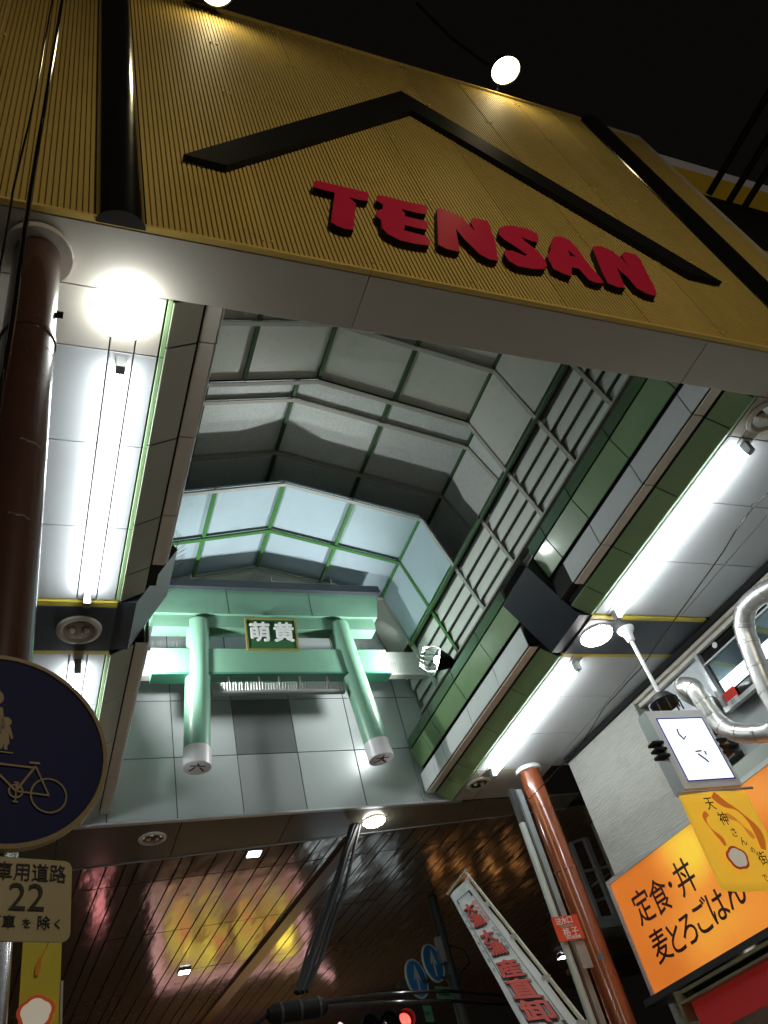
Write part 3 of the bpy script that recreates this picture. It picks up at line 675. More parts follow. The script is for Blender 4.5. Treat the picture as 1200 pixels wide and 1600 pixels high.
text('sticker_number', '01', mat('grey_ink', (.15, .15, .17), .6), wn, B(.575, .814, -.0100), SD, UP, .07, ext=.0005)
# cornice strips along the ceiling line
for d0, d1, z0, z1, m in ((.0, .010, .984, .998, black_matt), (-.012, -.001, .975, .996, mat('beige_trim', (.42, .38, .31), .5, dirt=.2)), (-.024, -.013, .965, .99, rib_m)):
    k = MB(); bbox(k, .0 if d0 == 0 else .314, 1.5, z0, z1, d0, d1); k.build('cornice_strip', m, bld)
# ducts
def duct(pts, r, label):
    d = thing('exhaust_duct', B(*pts[0]), label, 'duct', 'silver exhaust ducts on the corner building')
    w = [B(*p) for p in pts]; q = []
    for i in range(len(w)-1):          # smooth the path
        p0 = w[max(i-1, 0)]; p1 = w[i]; p2 = w[i+1]; p3 = w[min(i+2, len(w)-1)]
        for t in (0, .2, .4, .6, .8): q.append(.5*((2*p1)+(-p0+p2)*t+(2*p0-5*p1+4*p2-p3)*t*t+(-p0+3*p1-3*p2+p3)*t**3))
    q.append(w[-1]); k = MB(); k.tube(q, r, 24); k.build('pipe', duct_m, d)
    for j in range(3, len(q)-1, 4):
        k = MB(); t = (q[j+1]-q[j-1]).normalized(); k.tube([q[j]-t*.022, q[j]-t*.018, q[j]+t*.018, q[j]+t*.022], [r, r*1.06, r*1.06, r], 24, False); k.build('seam_band', duct_m, d)
duct([(.90, .905, .02), (.86, .908, .07), (.80, .905, .09), (.765, .875, .09), (.750, .83, .09), (.735, .76, .09), (.725, .69, .085), (.72, .55, .08)], .105, 'silver exhaust duct curving down at the right edge beside the mirror window')
duct([(.512, .845, -.02), (.522, .862, .05), (.545, .868, .09), (.575, .845, .10), (.578, .800, .095), (.580, .755, .09), (.605, .712, .09), (.655, .678, .09), (.70, .66, .09), (.76, .66, .05)], .098, 'silver elbow duct rising from behind the white lit box sign')
# round blower at duct end
bl = thing('duct_blower', B(.70, .60, .06), 'dark drum blower with a cone at the lower end of the silver duct', 'blower')
k = MB(); k.lathe([(.001, -.16), (.14, -.15), (.17, -.03), (.17, .10), (.12, .14), (.001, .14)], B(.715, .655, .08), SD, 24); k.build('drum', dark, bl)
k = MB(); bbox(k, .69, .76, .60, .635, .0, .09); k.build('bracket', metal_g, bl)
# ------------------------------------------------------------------ lit box sign
bs = thing('box_sign', P(1.245, 1.215, .572), 'white backlit box sign with a thin blue border beside the silver elbow duct', 'sign')
k = MB(); k.lohi(P(1.175, 1.2015, .572), P(1.322, 1.232, .745)); k.build('case', alu, bs)
k = MB(); k.lohi(P(1.1755, 1.200, .5725), P(1.3215, 1.2014, .7445)); k.build('front_rim', white_p, bs)
k = MB(); k.lohi(P(1.193, 1.1985, .588), P(1.310, 1.1999, .724)); k.build('lit_panel', emis('box_sign_glow', (.86, .91, 1.0), 1.1), bs)
blue_l = mat('blue_line', (.02, .02, .45), .5)
k = MB()
for a, b in (((1.191, .586), (1.312, .5885)), ((1.191, .7235), (1.312, .726)), ((1.191, .586), (1.1935, .726)), ((1.3095, .586), (1.312, .726))): k.lohi(P(a[0], 1.1978, a[1]), P(b[0], 1.1984, b[1]))
k.build('border', blue_l, bs)
for pts in ([(1.230, .700), (1.228, .688), (1.234, .676), (1.242, .683)], [(1.247, .648), (1.262, .649)], [(1.250, .643), (1.262, .630), (1.266, .624)], [(1.270, .640), (1.270, .648)]):
    k = MB(); k.tube([P(a, 1.1976, b) for a, b in pts], .008, 5); k.build('brush_mark', MATS.get('dark_brush') or mat('dark_brush', (.02, .04, .12), .6), bs)
for xx, dx in ((1.166, -1), (1.331, 1)):
    for i in range(3):
        rbox('clamp_bar', black_matt, bs, P(xx+dx*.004*0, 1.206, .672-.014*i), (.13, .10, .028), (1, 0, 0), (0, 1, 0), bev=.004)
# hanging lamp rod
hl = thing('hanging_lamp', P(1.284, 1.25, .80), 'white rod with a bell mount hanging from the crossbeam to a dark lamp head', 'lamp')
k = MB(); k.tube([P(1.286, 1.25, .98), P(1.286, 1.25, .812)], .022, 14); k.build('rod', white_p, hl)
k = MB(); k.lathe([(.035, .03), (.045, .04), (.055, .12), (.095, .17), (.10, .20), (.002, .2)], P(1.286, 1.25, .955), n=24); k.build('bell_mount', white_p, hl)
k = MB(); k.lathe([(.001, -.14), (.14, -.13), (.155, -.08), (.10, .0), (.035, .04), (.002, .05)], P(1.286, 1.25, .812), n=24); k.build('lamp_head', black_matt, hl)
k = MB()
for i in range(9): a = 2*math.pi*i/9; k.box(P(1.286, 1.25, .785)+Vector((math.cos(a)*.15, math.sin(a)*.15, -.03)), (.012, .012, .12))
k.build('guard_fin', dark, hl)
# ------------------------------------------------------------------ orange lit sign
def glow_mat():
    m = bpy.data.materials.new('orange_backlit_sheet'); m.use_nodes = True; nt = m.node_tree; b = nt.nodes['Principled BSDF']
    geo = nt.nodes.new('ShaderNodeNewGeometry')
    def blob(p, r, k):
        v = nt.nodes.new('ShaderNodeVectorMath'); v.operation = 'DISTANCE'; v.inputs[1].default_value = p; nt.links.new(geo.outputs['Position'], v.inputs[0])
        mr = nt.nodes.new('ShaderNodeMapRange'); mr.interpolation_type = 'SMOOTHERSTEP'; mr.inputs[1].default_value = r; mr.inputs[2].default_value = 0; mr.inputs[3].default_value = 0; mr.inputs[4].default_value = k
        nt.links.new(v.outputs['Value'], mr.inputs[0]); return mr.outputs[0]
    o = None
    for p, r, k in ((B(.29, .615, .05), .75, .85), (B(.33, .56, .05), .5, .35), (B(.25, .435, .05), .8, .55), (B(.40, .42, .05), .7, .45), (B(.12, .50, .05), .5, .12), (B(.55, .60, .05), .5, .45)):
        q = blob(p, r, k)
        if o is None: o = q
        else: a = nt.nodes.new('ShaderNodeMath'); a.operation = 'ADD'; nt.links.new(o, a.inputs[0]); nt.links.new(q, a.inputs[1]); o = a.outputs[0]
    cr = nt.nodes.new('ShaderNodeValToRGB'); e = cr.color_ramp.elements
    e[0].position = 0; e[0].color = (.66, .17, .022, 1); e[1].position = 1; e[1].color = (1.0, .70, .06, 1); x = e.new(.45); x.color = (.88, .31, .045, 1)
    nt.links.new(o, cr.inputs[0]); nt.links.new(cr.outputs[0], b.inputs['Emission Color']); b.inputs['Emission Strength'].default_value = .82
    b.inputs['Base Color'].default_value = (.25, .07, .01, 1); b.inputs['Roughness'].default_value = .25
    return m
og = glow_mat()
osn = thing('orange_sign', B(.3, .37, .03), 'orange backlit restaurant sign in a grey frame with dark red Japanese writing', 'sign')
for s0, s1 in ((.024, .3275), (.3285, .72)):
    k = MB(); bbox(k, s0, s1, .377, .631, .045, .05); k.build('lit_sheet', og, osn)
k = MB(); bbox(k, .018, .725, .368, .640, .01, .0445); k.build('case', alu, osn)
for s0, s1, z0, z1 in ((.014, .73, .631, .641), (.014, .73, .367, .377), (.014, .024, .377, .631), (.72, .73, .377, .631)):
    k = MB(); bbox(k, s0, s1, z0, z1, .0448, .055); k.build('frame', alu, osn)
dred = mat('dark_red_ink', (.045, .004, .003), .5)
SDt = SD
for i, ch in enumerate('定食・丼'):
    s_ = (.102, .165, .212, .262)[i]; z_ = (.548, .545, .553, .548)[i]
    text('character', ch, dred, osn, B(s_, z_-.008, .0515), SDt, UP, .385 if ch != '・' else .3, ext=.001, off=.004, sx=.82)
for i, ch in enumerate('麦とろごはん'):
    text('character', ch, dred, osn, B((.105, .158, .207, .258, .312, .372)[i], (.450, .446, .448, .452, .455, .462)[i], .0515), SDt, UP, .36, ext=.001, off=.005, sx=.82)
# yellow banner on the right (plain blossom, no face)
def blossom(parent, c, r, rt, up, n=5, rot=.3):
    rt = Vector(rt).normalized(); up = Vector(up).normalized(); nn = rt.cross(up)
    if nn.y > 0: nn = -nn
    for rad, m, d in ((r*1.16, mat('blossom_red', (.50, .07, .015), .6), .003), (r*.92, mat('blossom_white', (.62, .56, .45), .6), .006)):
        k = MB(); pts = []
        for i in range(60):
            a = 2*math.pi*i/60; q = rad*(1+.11*abs(math.sin(n/2*(a+rot)))-.05); pts.append(c+rt*q*math.cos(a)*1.0+up*q*math.sin(a)*.9+nn*d)
        k.extr(pts, -nn*.002); k.build('blossom', m, parent)
def brush(parent, pts, w, m, nn):
    k = MB(); q = []
    P0 = [Vector(p) for p in pts]; nn = Vector(nn)
    for i in range(len(P0)-1):
        a = P0[max(i-1, 0)]; b = P0[i]; c = P0[i+1]; d = P0[min(i+2, len(P0)-1)]
        for t in (0, .25, .5, .75): q.append(.5*((2*b)+(-a+c)*t+(2*a-5*b+4*c-d)*t*t+(-a+3*b-3*c+d)*t**3))
    q.append(P0[-1]); L = []; Rr = []
    for i, p in enumerate(q):
        t = (q[min(i+1, len(q)-1)]-q[max(i-1, 0)]).normalized(); s_ = t.cross(nn).normalized(); f = w*(.6+.4*math.sin(3*i/len(q)*math.pi+.7))
        L.append(p+s_*f/2); Rr.append(p-s_*f/2)
    k.add(L+Rr, [(i, i+1, len(q)+i+1, len(q)+i) for i in range(len(q)-1)]); k.build('painted_swirl', m, parent)
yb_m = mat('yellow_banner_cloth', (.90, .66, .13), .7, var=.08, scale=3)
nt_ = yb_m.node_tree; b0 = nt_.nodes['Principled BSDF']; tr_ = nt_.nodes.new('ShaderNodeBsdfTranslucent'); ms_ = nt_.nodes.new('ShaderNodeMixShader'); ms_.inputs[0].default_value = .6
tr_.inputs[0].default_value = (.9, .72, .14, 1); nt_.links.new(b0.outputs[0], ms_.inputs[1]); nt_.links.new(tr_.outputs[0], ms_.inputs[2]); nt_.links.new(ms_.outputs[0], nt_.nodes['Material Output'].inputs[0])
b0.inputs['Emission Color'].default_value = (1, .62, .07, 1); b0.inputs['Emission Strength'].default_value = .6  # glow added to the unlit cloth to brighten it
def luminous(m, c, k):  # gives unlit banner print a glow of its own
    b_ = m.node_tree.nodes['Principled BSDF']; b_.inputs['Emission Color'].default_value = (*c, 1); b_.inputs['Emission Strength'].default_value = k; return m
sw_m = luminous(mat('orange_swirl_ink', (.62, .16, .01), .7), (.75, .20, .02), .35)
yb = thing('yellow_banner', P(1.13, 1.1, .36), 'yellow cloth banner with brushed Japanese words and a white blossom hanging before the orange sign', 'banner')
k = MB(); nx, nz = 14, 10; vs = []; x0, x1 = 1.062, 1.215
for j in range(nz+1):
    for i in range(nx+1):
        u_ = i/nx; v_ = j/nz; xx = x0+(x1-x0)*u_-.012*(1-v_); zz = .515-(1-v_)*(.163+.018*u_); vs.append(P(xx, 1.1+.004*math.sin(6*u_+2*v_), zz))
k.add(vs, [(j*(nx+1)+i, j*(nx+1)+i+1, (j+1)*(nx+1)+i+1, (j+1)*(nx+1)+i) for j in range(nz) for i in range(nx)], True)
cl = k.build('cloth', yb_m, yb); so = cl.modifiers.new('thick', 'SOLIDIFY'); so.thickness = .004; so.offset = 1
k = MB(); k.tube([P(1.055, 1.1, .518), P(1.23, 1.1, .518)], .012, 8); k.build('top_rod', alu, yb)
YN = Vector((0, -1, 0)); yq = 1.0935
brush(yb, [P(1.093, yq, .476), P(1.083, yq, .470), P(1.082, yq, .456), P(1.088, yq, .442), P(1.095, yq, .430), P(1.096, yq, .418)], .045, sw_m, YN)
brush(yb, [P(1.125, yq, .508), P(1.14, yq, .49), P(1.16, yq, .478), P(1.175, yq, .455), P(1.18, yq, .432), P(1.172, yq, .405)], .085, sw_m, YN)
brush(yb, [P(1.13, yq-.0005, .470), P(1.148, yq-.0005, .458), P(1.158, yq-.0005, .44), P(1.165, yq-.0005, .425)], .05, luminous(mat('orange_wash_ink', (.60, .25, .02), .7), (.8, .33, .04), .35), YN)
for ch, xx, zz, sz in (('天', 1.105, .489, .125), ('神', 1.1175, .4605, .125), ('さ', 1.124, .436, .09), ('ん', 1.134, .420, .085), ('の', 1.144, .404, .06), ('街', 1.156, .388, .12), ('で', 1.139, .3575, .07)):
    text('character', ch, ink, yb, P(xx, yq-.004, zz), (1, 0, 0), UP, sz, ext=.0006, off=.001, sx=.8)
luminous(mat('blossom_white', (.70, .64, .52), .6), (1, .90, .72), .22); luminous(mat('blossom_red', (.50, .07, .015), .6), (.6, .08, .02), .2)  # blossom print gets the added glow too
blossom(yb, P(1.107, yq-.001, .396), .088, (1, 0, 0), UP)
# lower awning with red panel
aw = thing('shop_awning', B(.3, .28, .08), 'dark shop canopy with pale rails and a red backlit board (added glow) below the orange sign', 'awning')
k = MB(); bbox(k, .03, .75, .352, .366, -.0, .10); k.build('soffit_board', dark, aw)
k = MB(); bbox(k, .155, .75, .338, .345, .06, .11); k.build('upper_rail', mat('dull_brass_rail', (.22, .20, .12), .4, metal=.4), aw)
k = MB(); bbox(k, .165, .75, .318, .323, .09, .125); k.build('lower_rail', MATS['dull_brass_rail'], aw)
k = MB(); bbox(k, .155, .163, .285, .345, .05, .125); k.build('end_rail', MATS['dull_brass_rail'], aw)
k = MB(); bbox(k, .165, .75, .323, .338, .05, .10); k.build('dark_band', black_gloss, aw)
rm = mat('red_board', (.35, .02, .03), .4); k = MB(); bbox(k, .17, .75, .255, .3175, .09, .10); k.build('red_board', emis('red_board_glow', (.55, .03, .02), .16, (.30, .02, .03)), aw)  # weak glow added to brighten the board, no lamp inside
d = thing('awning_lamp', B(.345, .350, .05), 'small pink white lamp under the dark canopy below the orange sign', 'lamp')
k = MB(); k.lathe([(.001, .03), (.05, .025), (.075, 0)], B(.345, .3515, .055), (0, 0, -1), 18); k.build('bulb', emis('pink_lamp_glow', (1, .85, .75), 12), d)
k = MB(); k.lathe([(.07, .006), (.09, .004), (.09, 0)], B(.345, .3515, .055), (0, 0, -1), 18); k.build('ring', alu, d)

# ------------------------------------------------------------------ pipes, hydrant plate and stair frame beside the right pillar
dp = thing('downpipe', (S*1.25, S*1.87, 0), 'grey channel and pale pipe running down beside the glossy brown pillar', 'pipe')
k = MB(); k.lohi(P(1.268, 1.878, -.3333), P(1.284, 1.894, .93)); k.build('channel', metal_g, dp)
k = MB(); k.lohi(P(1.244, 1.872, -.3333), P(1.259, 1.887, .93)); k.build('channel_side', dark, dp)
k = MB(); k.tube([P(1.236, 1.86, -.333), P(1.236, 1.86, .825)], .043, 14); k.build('pale_pipe', mat('pale_pipe_paint', (.42, .46, .41), .45, dirt=.2), dp)
k = MB(); k.tube([P(1.303, 1.858, .90), P(1.304, 1.858, .62), P(1.300, 1.85, .55), P(1.304, 1.858, .40), P(1.304, 1.858, -.33)], .012, 6); k.build('thin_conduit', mat('copper_conduit', (.35, .16, .07), .4, metal=.4), dp)
hy = thing('fire_plate', P(1.247, 1.84, .55), 'small red fire service plate with white characters fixed beside the glossy brown pillar', 'sign')
k = MB(); k.lohi(P(1.210, 1.838, .522), P(1.283, 1.841, .578)); k.build('plate', mat('red_plate', (.55, .05, .015), .45, dirt=.1), hy)
for ch, xx, zz, sz in (('送', 1.226, .5655, .085), ('水', 1.242, .5660, .085), ('口', 1.258, .5665, .085), ('格', 1.238, .5395, .10), ('子', 1.262, .5400, .10)):
    text('character', ch, MATS['white_sticker'], hy, P(xx, 1.8373, zz), (1, 0, 0), UP, sz, ext=.001, off=.002)
k = MB(); k.lohi(P(1.226, 1.8372, .5525), P(1.262, 1.8378, .5570)); k.build('faded_line', mat('faded_grey', (.3, .25, .2), .6), hy)
text('small_line', '消火栓設備', MATS['white_sticker'], hy, P(1.252, 1.8373, .5275), (1, 0, 0), UP, .040, ext=.001, off=.001)
k = MB(); k.lohi(P(1.254, 1.846, .46), P(1.283, 1.849, .521)); k.build('back_plate', metal_g, hy)
stf = thing('stair_frame', P(1.75, 2.3, .68), 'grey steel stair rail frame in the gap between pillar and concrete wall', 'railing')
for a, b, r_ in (((1.801, 2.3, 1.0), (1.801, 2.3, .66), .07), ((1.681, 2.3, .940), (1.681, 2.3, .69), .06), ((1.744, 2.3, .952), (1.744, 2.3, .68), .075), ((1.71, 2.34, .86), (1.71, 2.34, .70), .06)):
    k = MB(); k.bar(P(*a), P(*b), r_, r_); k.build('post', metal_g, stf)
for a, b in (((1.681, 2.3, .940), (1.744, 2.3, .952)), ((1.66, 2.3, .845), (1.80, 2.3, .855)), ((1.70, 2.3, .80), (1.90, 2.36, .88)), ((1.66, 2.34, .76), (1.86, 2.36, .79))):
    k = MB(); k.bar(P(*a), P(*b), .035, .035); k.build('rail', metal_g, stf)
k = MB(); k.lohi(P(1.655, 2.28, .668), P(1.84, 2.42, .70)); k.build('base_plate', metal_g, stf)
k = MB(); k.lohi(P(1.63, 2.36, .61), P(1.86, 2.5, .625)); k.build('landing', dark, stf)

# ------------------------------------------------------------------ white banner with red writing
A0 = Vector((.720, 1.378, .4920)); 
def Q(v): return P(*v)
c_tl = Vector((.7310, 1.399, .499)); c_tr = Vector((.7555, 1.367, .5150)); c_bl = Vector((.548, .964, .195)); c_br = Vector((.609, .943, .180))
nob = thing('white_banner', Q((c_bl+c_br)/2), 'long white cloth banner with red Japanese writing on a bamboo coloured pole', 'banner')
def N(u_, v_): # u across 0..1 (left to right), v down 0..1
    t = c_tl.lerp(c_tr, u_); b_ = c_bl.lerp(c_br, u_); return Q(t.lerp(b_, v_))
# extend a little past the lower picture edge
k = MB(); nx, nz = 6, 24; VV = 1.15
k.add([N(i/nx, VV*j/nz)+Vector((0, 0, .006*math.sin(j*.9+i))) for j in range(nz+1) for i in range(nx+1)], [(j*(nx+1)+i, j*(nx+1)+i+1, (j+1)*(nx+1)+i+1, (j+1)*(nx+1)+i) for j in range(nz) for i in range(nx)], True)
cl = k.build('cloth', mat('white_cloth', (.70, .72, .71), .75, var=.05), nob); so = cl.modifiers.new('thick', 'SOLIDIFY'); so.thickness = .003; so.offset = -1
nv = (N(1, 0)-N(0, 0)).cross(N(0, 1)-N(0, 0)).normalized()
if nv.dot(Vector((0, 0, 1.6))-N(.5, .5)+Vector((0, 0, 0))) < 0: nv = -nv
def ntext(ch, u_, v_, w_, h_, m, off=0, lift=.03):
    """character drawn in the cloth's own coordinates: w_ across, h_ down"""
    o = text('character', ch, m, nob, (0, 0, 0), (1, 0, 0), (0, 1, 0), 1, ext=0, off=off)
    me = o.data; xs_ = [v.co.x for v in me.vertices]; ys_ = [v.co.y for v in me.vertices]
    cx_ = (min(xs_)+max(xs_))/2; cy_ = (min(ys_)+max(ys_))/2; org = wloc(nob)
    for v in me.vertices:
        p = N(u_+(v.co.x-cx_)*w_, v_-(v.co.y-cy_)*h_)+nv*lift; v.co = p-org
    o.location = (0, 0, 0); return o
redink = mat('red_banner_ink', (.62, .06, .035), .7); outl = mat('black_outline_ink', (.03, .025, .03), .7)
for ch, u_, v_, w_, h_ in (('大', .40, .235, .40, .10), ('漁', .42, .335, .42, .115), ('大', .42, .475, .42, .10), ('漁', .45, .565, .45, .105), ('産', .44, .705, .56, .115), ('直', .44, .825, .58, .120), ('卸', .45, .945, .60, .115)):
    ntext(ch, u_, v_, w_*1.02, h_*1.02, outl, .045, .013); ntext(ch, u_, v_, w_, h_, redink, .022, .020)
def nrect(name, u0, v0, u1, v1, m, lift=.008):
    k = MB(); n_ = 8
    k.add([N(u0+(u1-u0)*a, v0+(v1-v0)*j/n_)+nv*lift for j in range(n_+1) for a in (0, 1)], [(2*j, 2*j+1, 2*j+3, 2*j+2) for j in range(n_)]); return k.build(name, m, nob)
nrect('border_line', .14, .10, .155, 1.02, outl); nrect('border_line', .80, .10, .815, 1.02, outl)
nrect('border_line', .14, .095, .815, .102, outl); nrect('border_line', .14, 1.02, .815, 1.026, outl)
nrect('border_block', .74, .10, .82, .15, outl); nrect('border_block', .14, .10, .19, .14, outl); nrect('border_block', .74, .985, .82, 1.02, outl)
for u0, u1, v0, v1 in ((.60, .615, .19, .37), (.765, .78, .19, .37), (.60, .78, .19, .195), (.60, .78, .365, .37)): nrect('red_frame', u0, v0, u1, v1, redink, .010)
for i, ch in enumerate('海鮮居酒'): ntext(ch, .69, .215+.042*i, .13, .035, redink, 0, .012)
for i, ch in enumerate('北海の幸'): ntext(ch, .72, .44+.045*i, .14, .038, outl, 0, .012)
for i, ch in enumerate('お持帰り承ります'): ntext(ch, .09, .24+.065*i, .085, .03, outl, 0, .012)
pole_m = mat('cream_plastic_pole', (.55, .50, .36), .45)
k = MB(); a = N(1.13, -.03); b_ = N(1.10, 1.3); k.tube([a, b_], [.013, .014], 10); k.build('pole', pole_m, nob)
k = MB(); k.tube([N(-.08, -.035), N(1.25, -.045)], .012, 8); k.build('cross_rod', pole_m, nob)
for v_ in (.02, .26, .52, .78, 1.0): k = MB(); k.bar(N(.95, v_), N(1.14, v_), .035, .035); k.build('cloth_loop', MATS['white_cloth'], nob)

# ------------------------------------------------------------------ distant pole with arrow signs, traffic light, cables
up_m = mat('dark_green_pole', (.035, .045, .038), .6)
pl = thing('utility_pole', (S*1.39, S*2.8, 0), 'dark slim pole standing under the bronze ceiling with blue arrow signs', 'pole')
k = MB(); k.tube([(S*1.39, S*2.8, 0), P(1.39, 2.8, 1.0)], [.13, .085], 12); k.build('shaft', up_m, pl)
k = MB(); k.lohi(P(1.352, 2.77, .78), P(1.372, 2.79, .86)); k.build('side_box', metal_g, pl)
k = MB(); k.tube([P(1.40, 2.78, .83), P(1.45, 2.78, .81), P(1.46, 2.78, .77), P(1.42, 2.78, .745)], .012, 6); k.build('looped_wire', cable_m, pl)
k = MB(); k.bar(P(1.18, 2.79, .735), P(1.41, 2.79, .735), .05, .05); k.build('sign_arm', up_m, pl)
bluep = mat('blue_reflective', (.03, .22, .52), .35); wr = mat('white_reflective', (.55, .60, .56), .4); grp = mat('green_lit_plate', (.10, .34, .18), .5, var=.4, scale=12)
def arrow_sign(x, z, r, lab):
    yw = R(33); rt_ = Vector((math.cos(yw), math.sin(yw), 0)); n_ = Vector((math.sin(yw), -math.cos(yw), 0)); c = P(x, 2.77, z)
    s_ = thing('arrow_sign', c, lab, 'sign', 'blue round arrow signs on the dark pole')
    k = MB(); k.lathe([(.001, -.02), (r, -.02), (r, 0), (.001, 0.001)], c, n_, 32); k.build('disc', bluep, s_)
    k = MB(); k.lathe([(r*.93, .0), (r*.94, .008), (r*1.01, .008), (r*1.02, -.02)], c, n_, 32); k.build('rim', wr, s_)
    k = MB(); A = [(-.09, -.72), (.09, -.72), (.09, .05), (.36, -.12), (0, .74), (-.36, -.12), (-.09, .05)]
    k.extr([c+rt_*a*r+UP*b*r+n_*.006 for a, b in A], n_*.004); k.build('arrow', wr, s_)
arrow_sign(1.249, .742, .285, 'blue round sign with a white up arrow, left and lower of the pair')
arrow_sign(1.320, .781, .285, 'blue round sign with a white up arrow, right and higher of the pair')
for i, (x, z) in enumerate(((1.333, .683), (1.245, .640))):
    k = MB(); c = P(x, 2.77, z); yw = R(30); k.box(c, (.42, .015, .22), (math.cos(yw), math.sin(yw), 0), (-math.sin(yw), math.cos(yw), 0)); o = k.build('street_plate', grp)
    tag(o, 'small pale green plate under the %s blue arrow sign' % ('right' if i == 0 else 'left'), 'sign')
    text('plate_text', ('自転車を除く', '自転車を除く')[i], ink, o, c+Vector((math.sin(yw), -math.cos(yw), 0))*.01, (math.cos(yw), math.sin(yw), 0), UP, .062, ext=.001)
tl = thing('traffic_light', P(1.10, 2.72, .618), 'dark traffic light with its red lamp lit at the bottom edge', 'traffic light')
k = MB(); k.box(P(1.115, 2.72, .618), (.95, .2, .32)); k.build('housing', black_matt, tl)
for i, (dx, m) in enumerate(((-.30, black_gloss), (0, black_gloss), (.28, emis('red_signal', (1, .03, .02), 5)))):
    c = P(1.085, 2.72, .613)+Vector((dx, -.11, 0)); k = MB(); k.lathe([(.001, .02), (.07, .015), (.10, 0)], c, (0, -1, 0), 20); k.build('lens', m, tl)
    k = MB(); k.lathe([(.125, 0), (.125, .14)], c, (0, -1, 0), 20); k.build('visor', black_matt, tl)
am = emis('amber_dot', (1, .45, .05), 5); k = MB(); k.lathe([(.001, .04), (.05, 0)], P(1.44, 2.75, .55), (0, -1, 0), 12); tag(k.build('amber_lamp', am), 'tiny amber lamp low beside the dark slim pole', 'lamp')
# cable bundle and splice box
cb = thing('cable_bundle', P(.61, 2.0, .52), 'bundle of black cables running down from the lit downlight to the splice case', 'cables')
for i in range(6):
    k = MB(); j = i*.006; a = P(.885+j*.8, 2.16, .995); b_ = P(.604+.006*i, 2.0, .545)
    pts = [a.lerp(b_, t)+Vector((random.uniform(-.02, .02), 0, -.10*math.sin(math.pi*t)*(i % 3)/2)) for t in (0, .2, .4, .6, .8, 1)]
    k.tube(pts, (.016, .036, .028, .034, .014, .024)[i], 7); k.build('cable', MATS.get('dull_black_cable') or mat('dull_black_cable', (.006, .006, .006), .6), cb)
sp = thing('splice_case', P(.60, 2.0, .51), 'black capsule shaped cable splice case hanging at the bottom edge', 'cable case')
a = P(.533, 1.99, .508); b_ = P(.672, 2.0, .509); d_ = (b_-a).normalized(); L = (b_-a).length
k = MB(); k.lathe([(.001, 0), (.06, .01), (.095, .06), (.10, .12), (.10, L-.12), (.095, L-.06), (.06, L-.01), (.001, L)], a, d_, 22); k.build('shell', black_matt, sp)
for t in (.18, .5, .82): k = MB(); k.lathe([(.1, 0), (.108, .004), (.108, .03), (.1, .034)], a+d_*L*t, d_, 22); k.build('clamp_band', dark, sp)
for z0, z1, n_ in ((.523, .500, 'upper'), (.512, .478, 'lower')):
    k = MB(); pts = [P(.668, 2.0, z0-.005), P(.80, 2.0, (z0+z1)/2+.004), P(.972, 2.0, z1), P(1.25, 2.25, z1+.03), P(1.6, 2.6, z1+.06)]
    k.tube(pts, .020, 8); tag(k.build('overhead_cable', cable_m), '%s black cable running right from the splice case past the arrow signs' % n_, 'cable', 'cables right of the splice case')
k = MB(); k.tube([P(.535, 1.99, .508), P(.45, 1.97, .47), P(.30, 1.9, .40)], .020, 8); tag(k.build('overhead_cable', cable_m), 'black cable leaving the splice case to the lower left', 'cable')
# slack wires on the right
k = MB(); W_ = [(1.235, .70, .90), (1.228, .772, .90), (1.252, .933, .90), (1.291, 1.272, .90), (1.285, 1.428, .90), (1.309, 1.603, .90), (1.287, 2.153, .90), (1.27, 2.368, .90)]
q = []
for i in range(len(W_)-1):
    for t in (0, .33, .66): q.append(P(*(Vector(W_[i]).lerp(Vector(W_[i+1]), t)))+Vector((random.uniform(-.012, .012), 0, random.uniform(-.012, .012))))
q.append(P(*W_[-1])); k.tube(q, .006, 6); k.tube([P(1.232, .77, .9), P(1.224, .765, .895), P(1.219, .75, .9)], .003, 4)
tag(k.build('slack_wire', cable_m), 'thin dark wire crossing in front of the right ceiling and the brown pillar', 'wire')
# two dark cables at the left edge
for pts, r_, lab in (([(-.0175, .36, 1.40), (-.019, .36, 1.345), (-.0225, .36, 1.045), (-.0255, .36, .783), (-.0262, .36, .645), (-.0262, .36, .52), (-.030, .36, .40), (-.05, .37, .30)], .0105, 'thick twisted black cable hanging in front of the left pillar'),
                     ([(-.0300, .36, 1.45), (-.032, .36, 1.20), (-.0345, .36, .95), (-.0395, .36, .75), (-.0395, .36, .62), (-.0400, .36, .50)], .0055, 'thinner black cable left of the twisted one')):
    q = []
    for i in range(len(pts)-1):
        for t in (0, .25, .5, .75): q.append(P(*(Vector(pts[i]).lerp(Vector(pts[i+1]), t)))+Vector((random.uniform(-.0015, .0015), 0, 0)))
    q.append(P(*pts[-1])); k = MB(); k.tube(q, r_, 9)
    if r_ > .006:
        k.tube([p+Vector((math.cos(i*1.1)*.008, math.sin(i*1.1)*.008, 0)) for i, p in enumerate(q)], .004, 6)
    tag(k.build('hanging_cable', cable_m), lab, 'cable', 'black cables at the left edge')

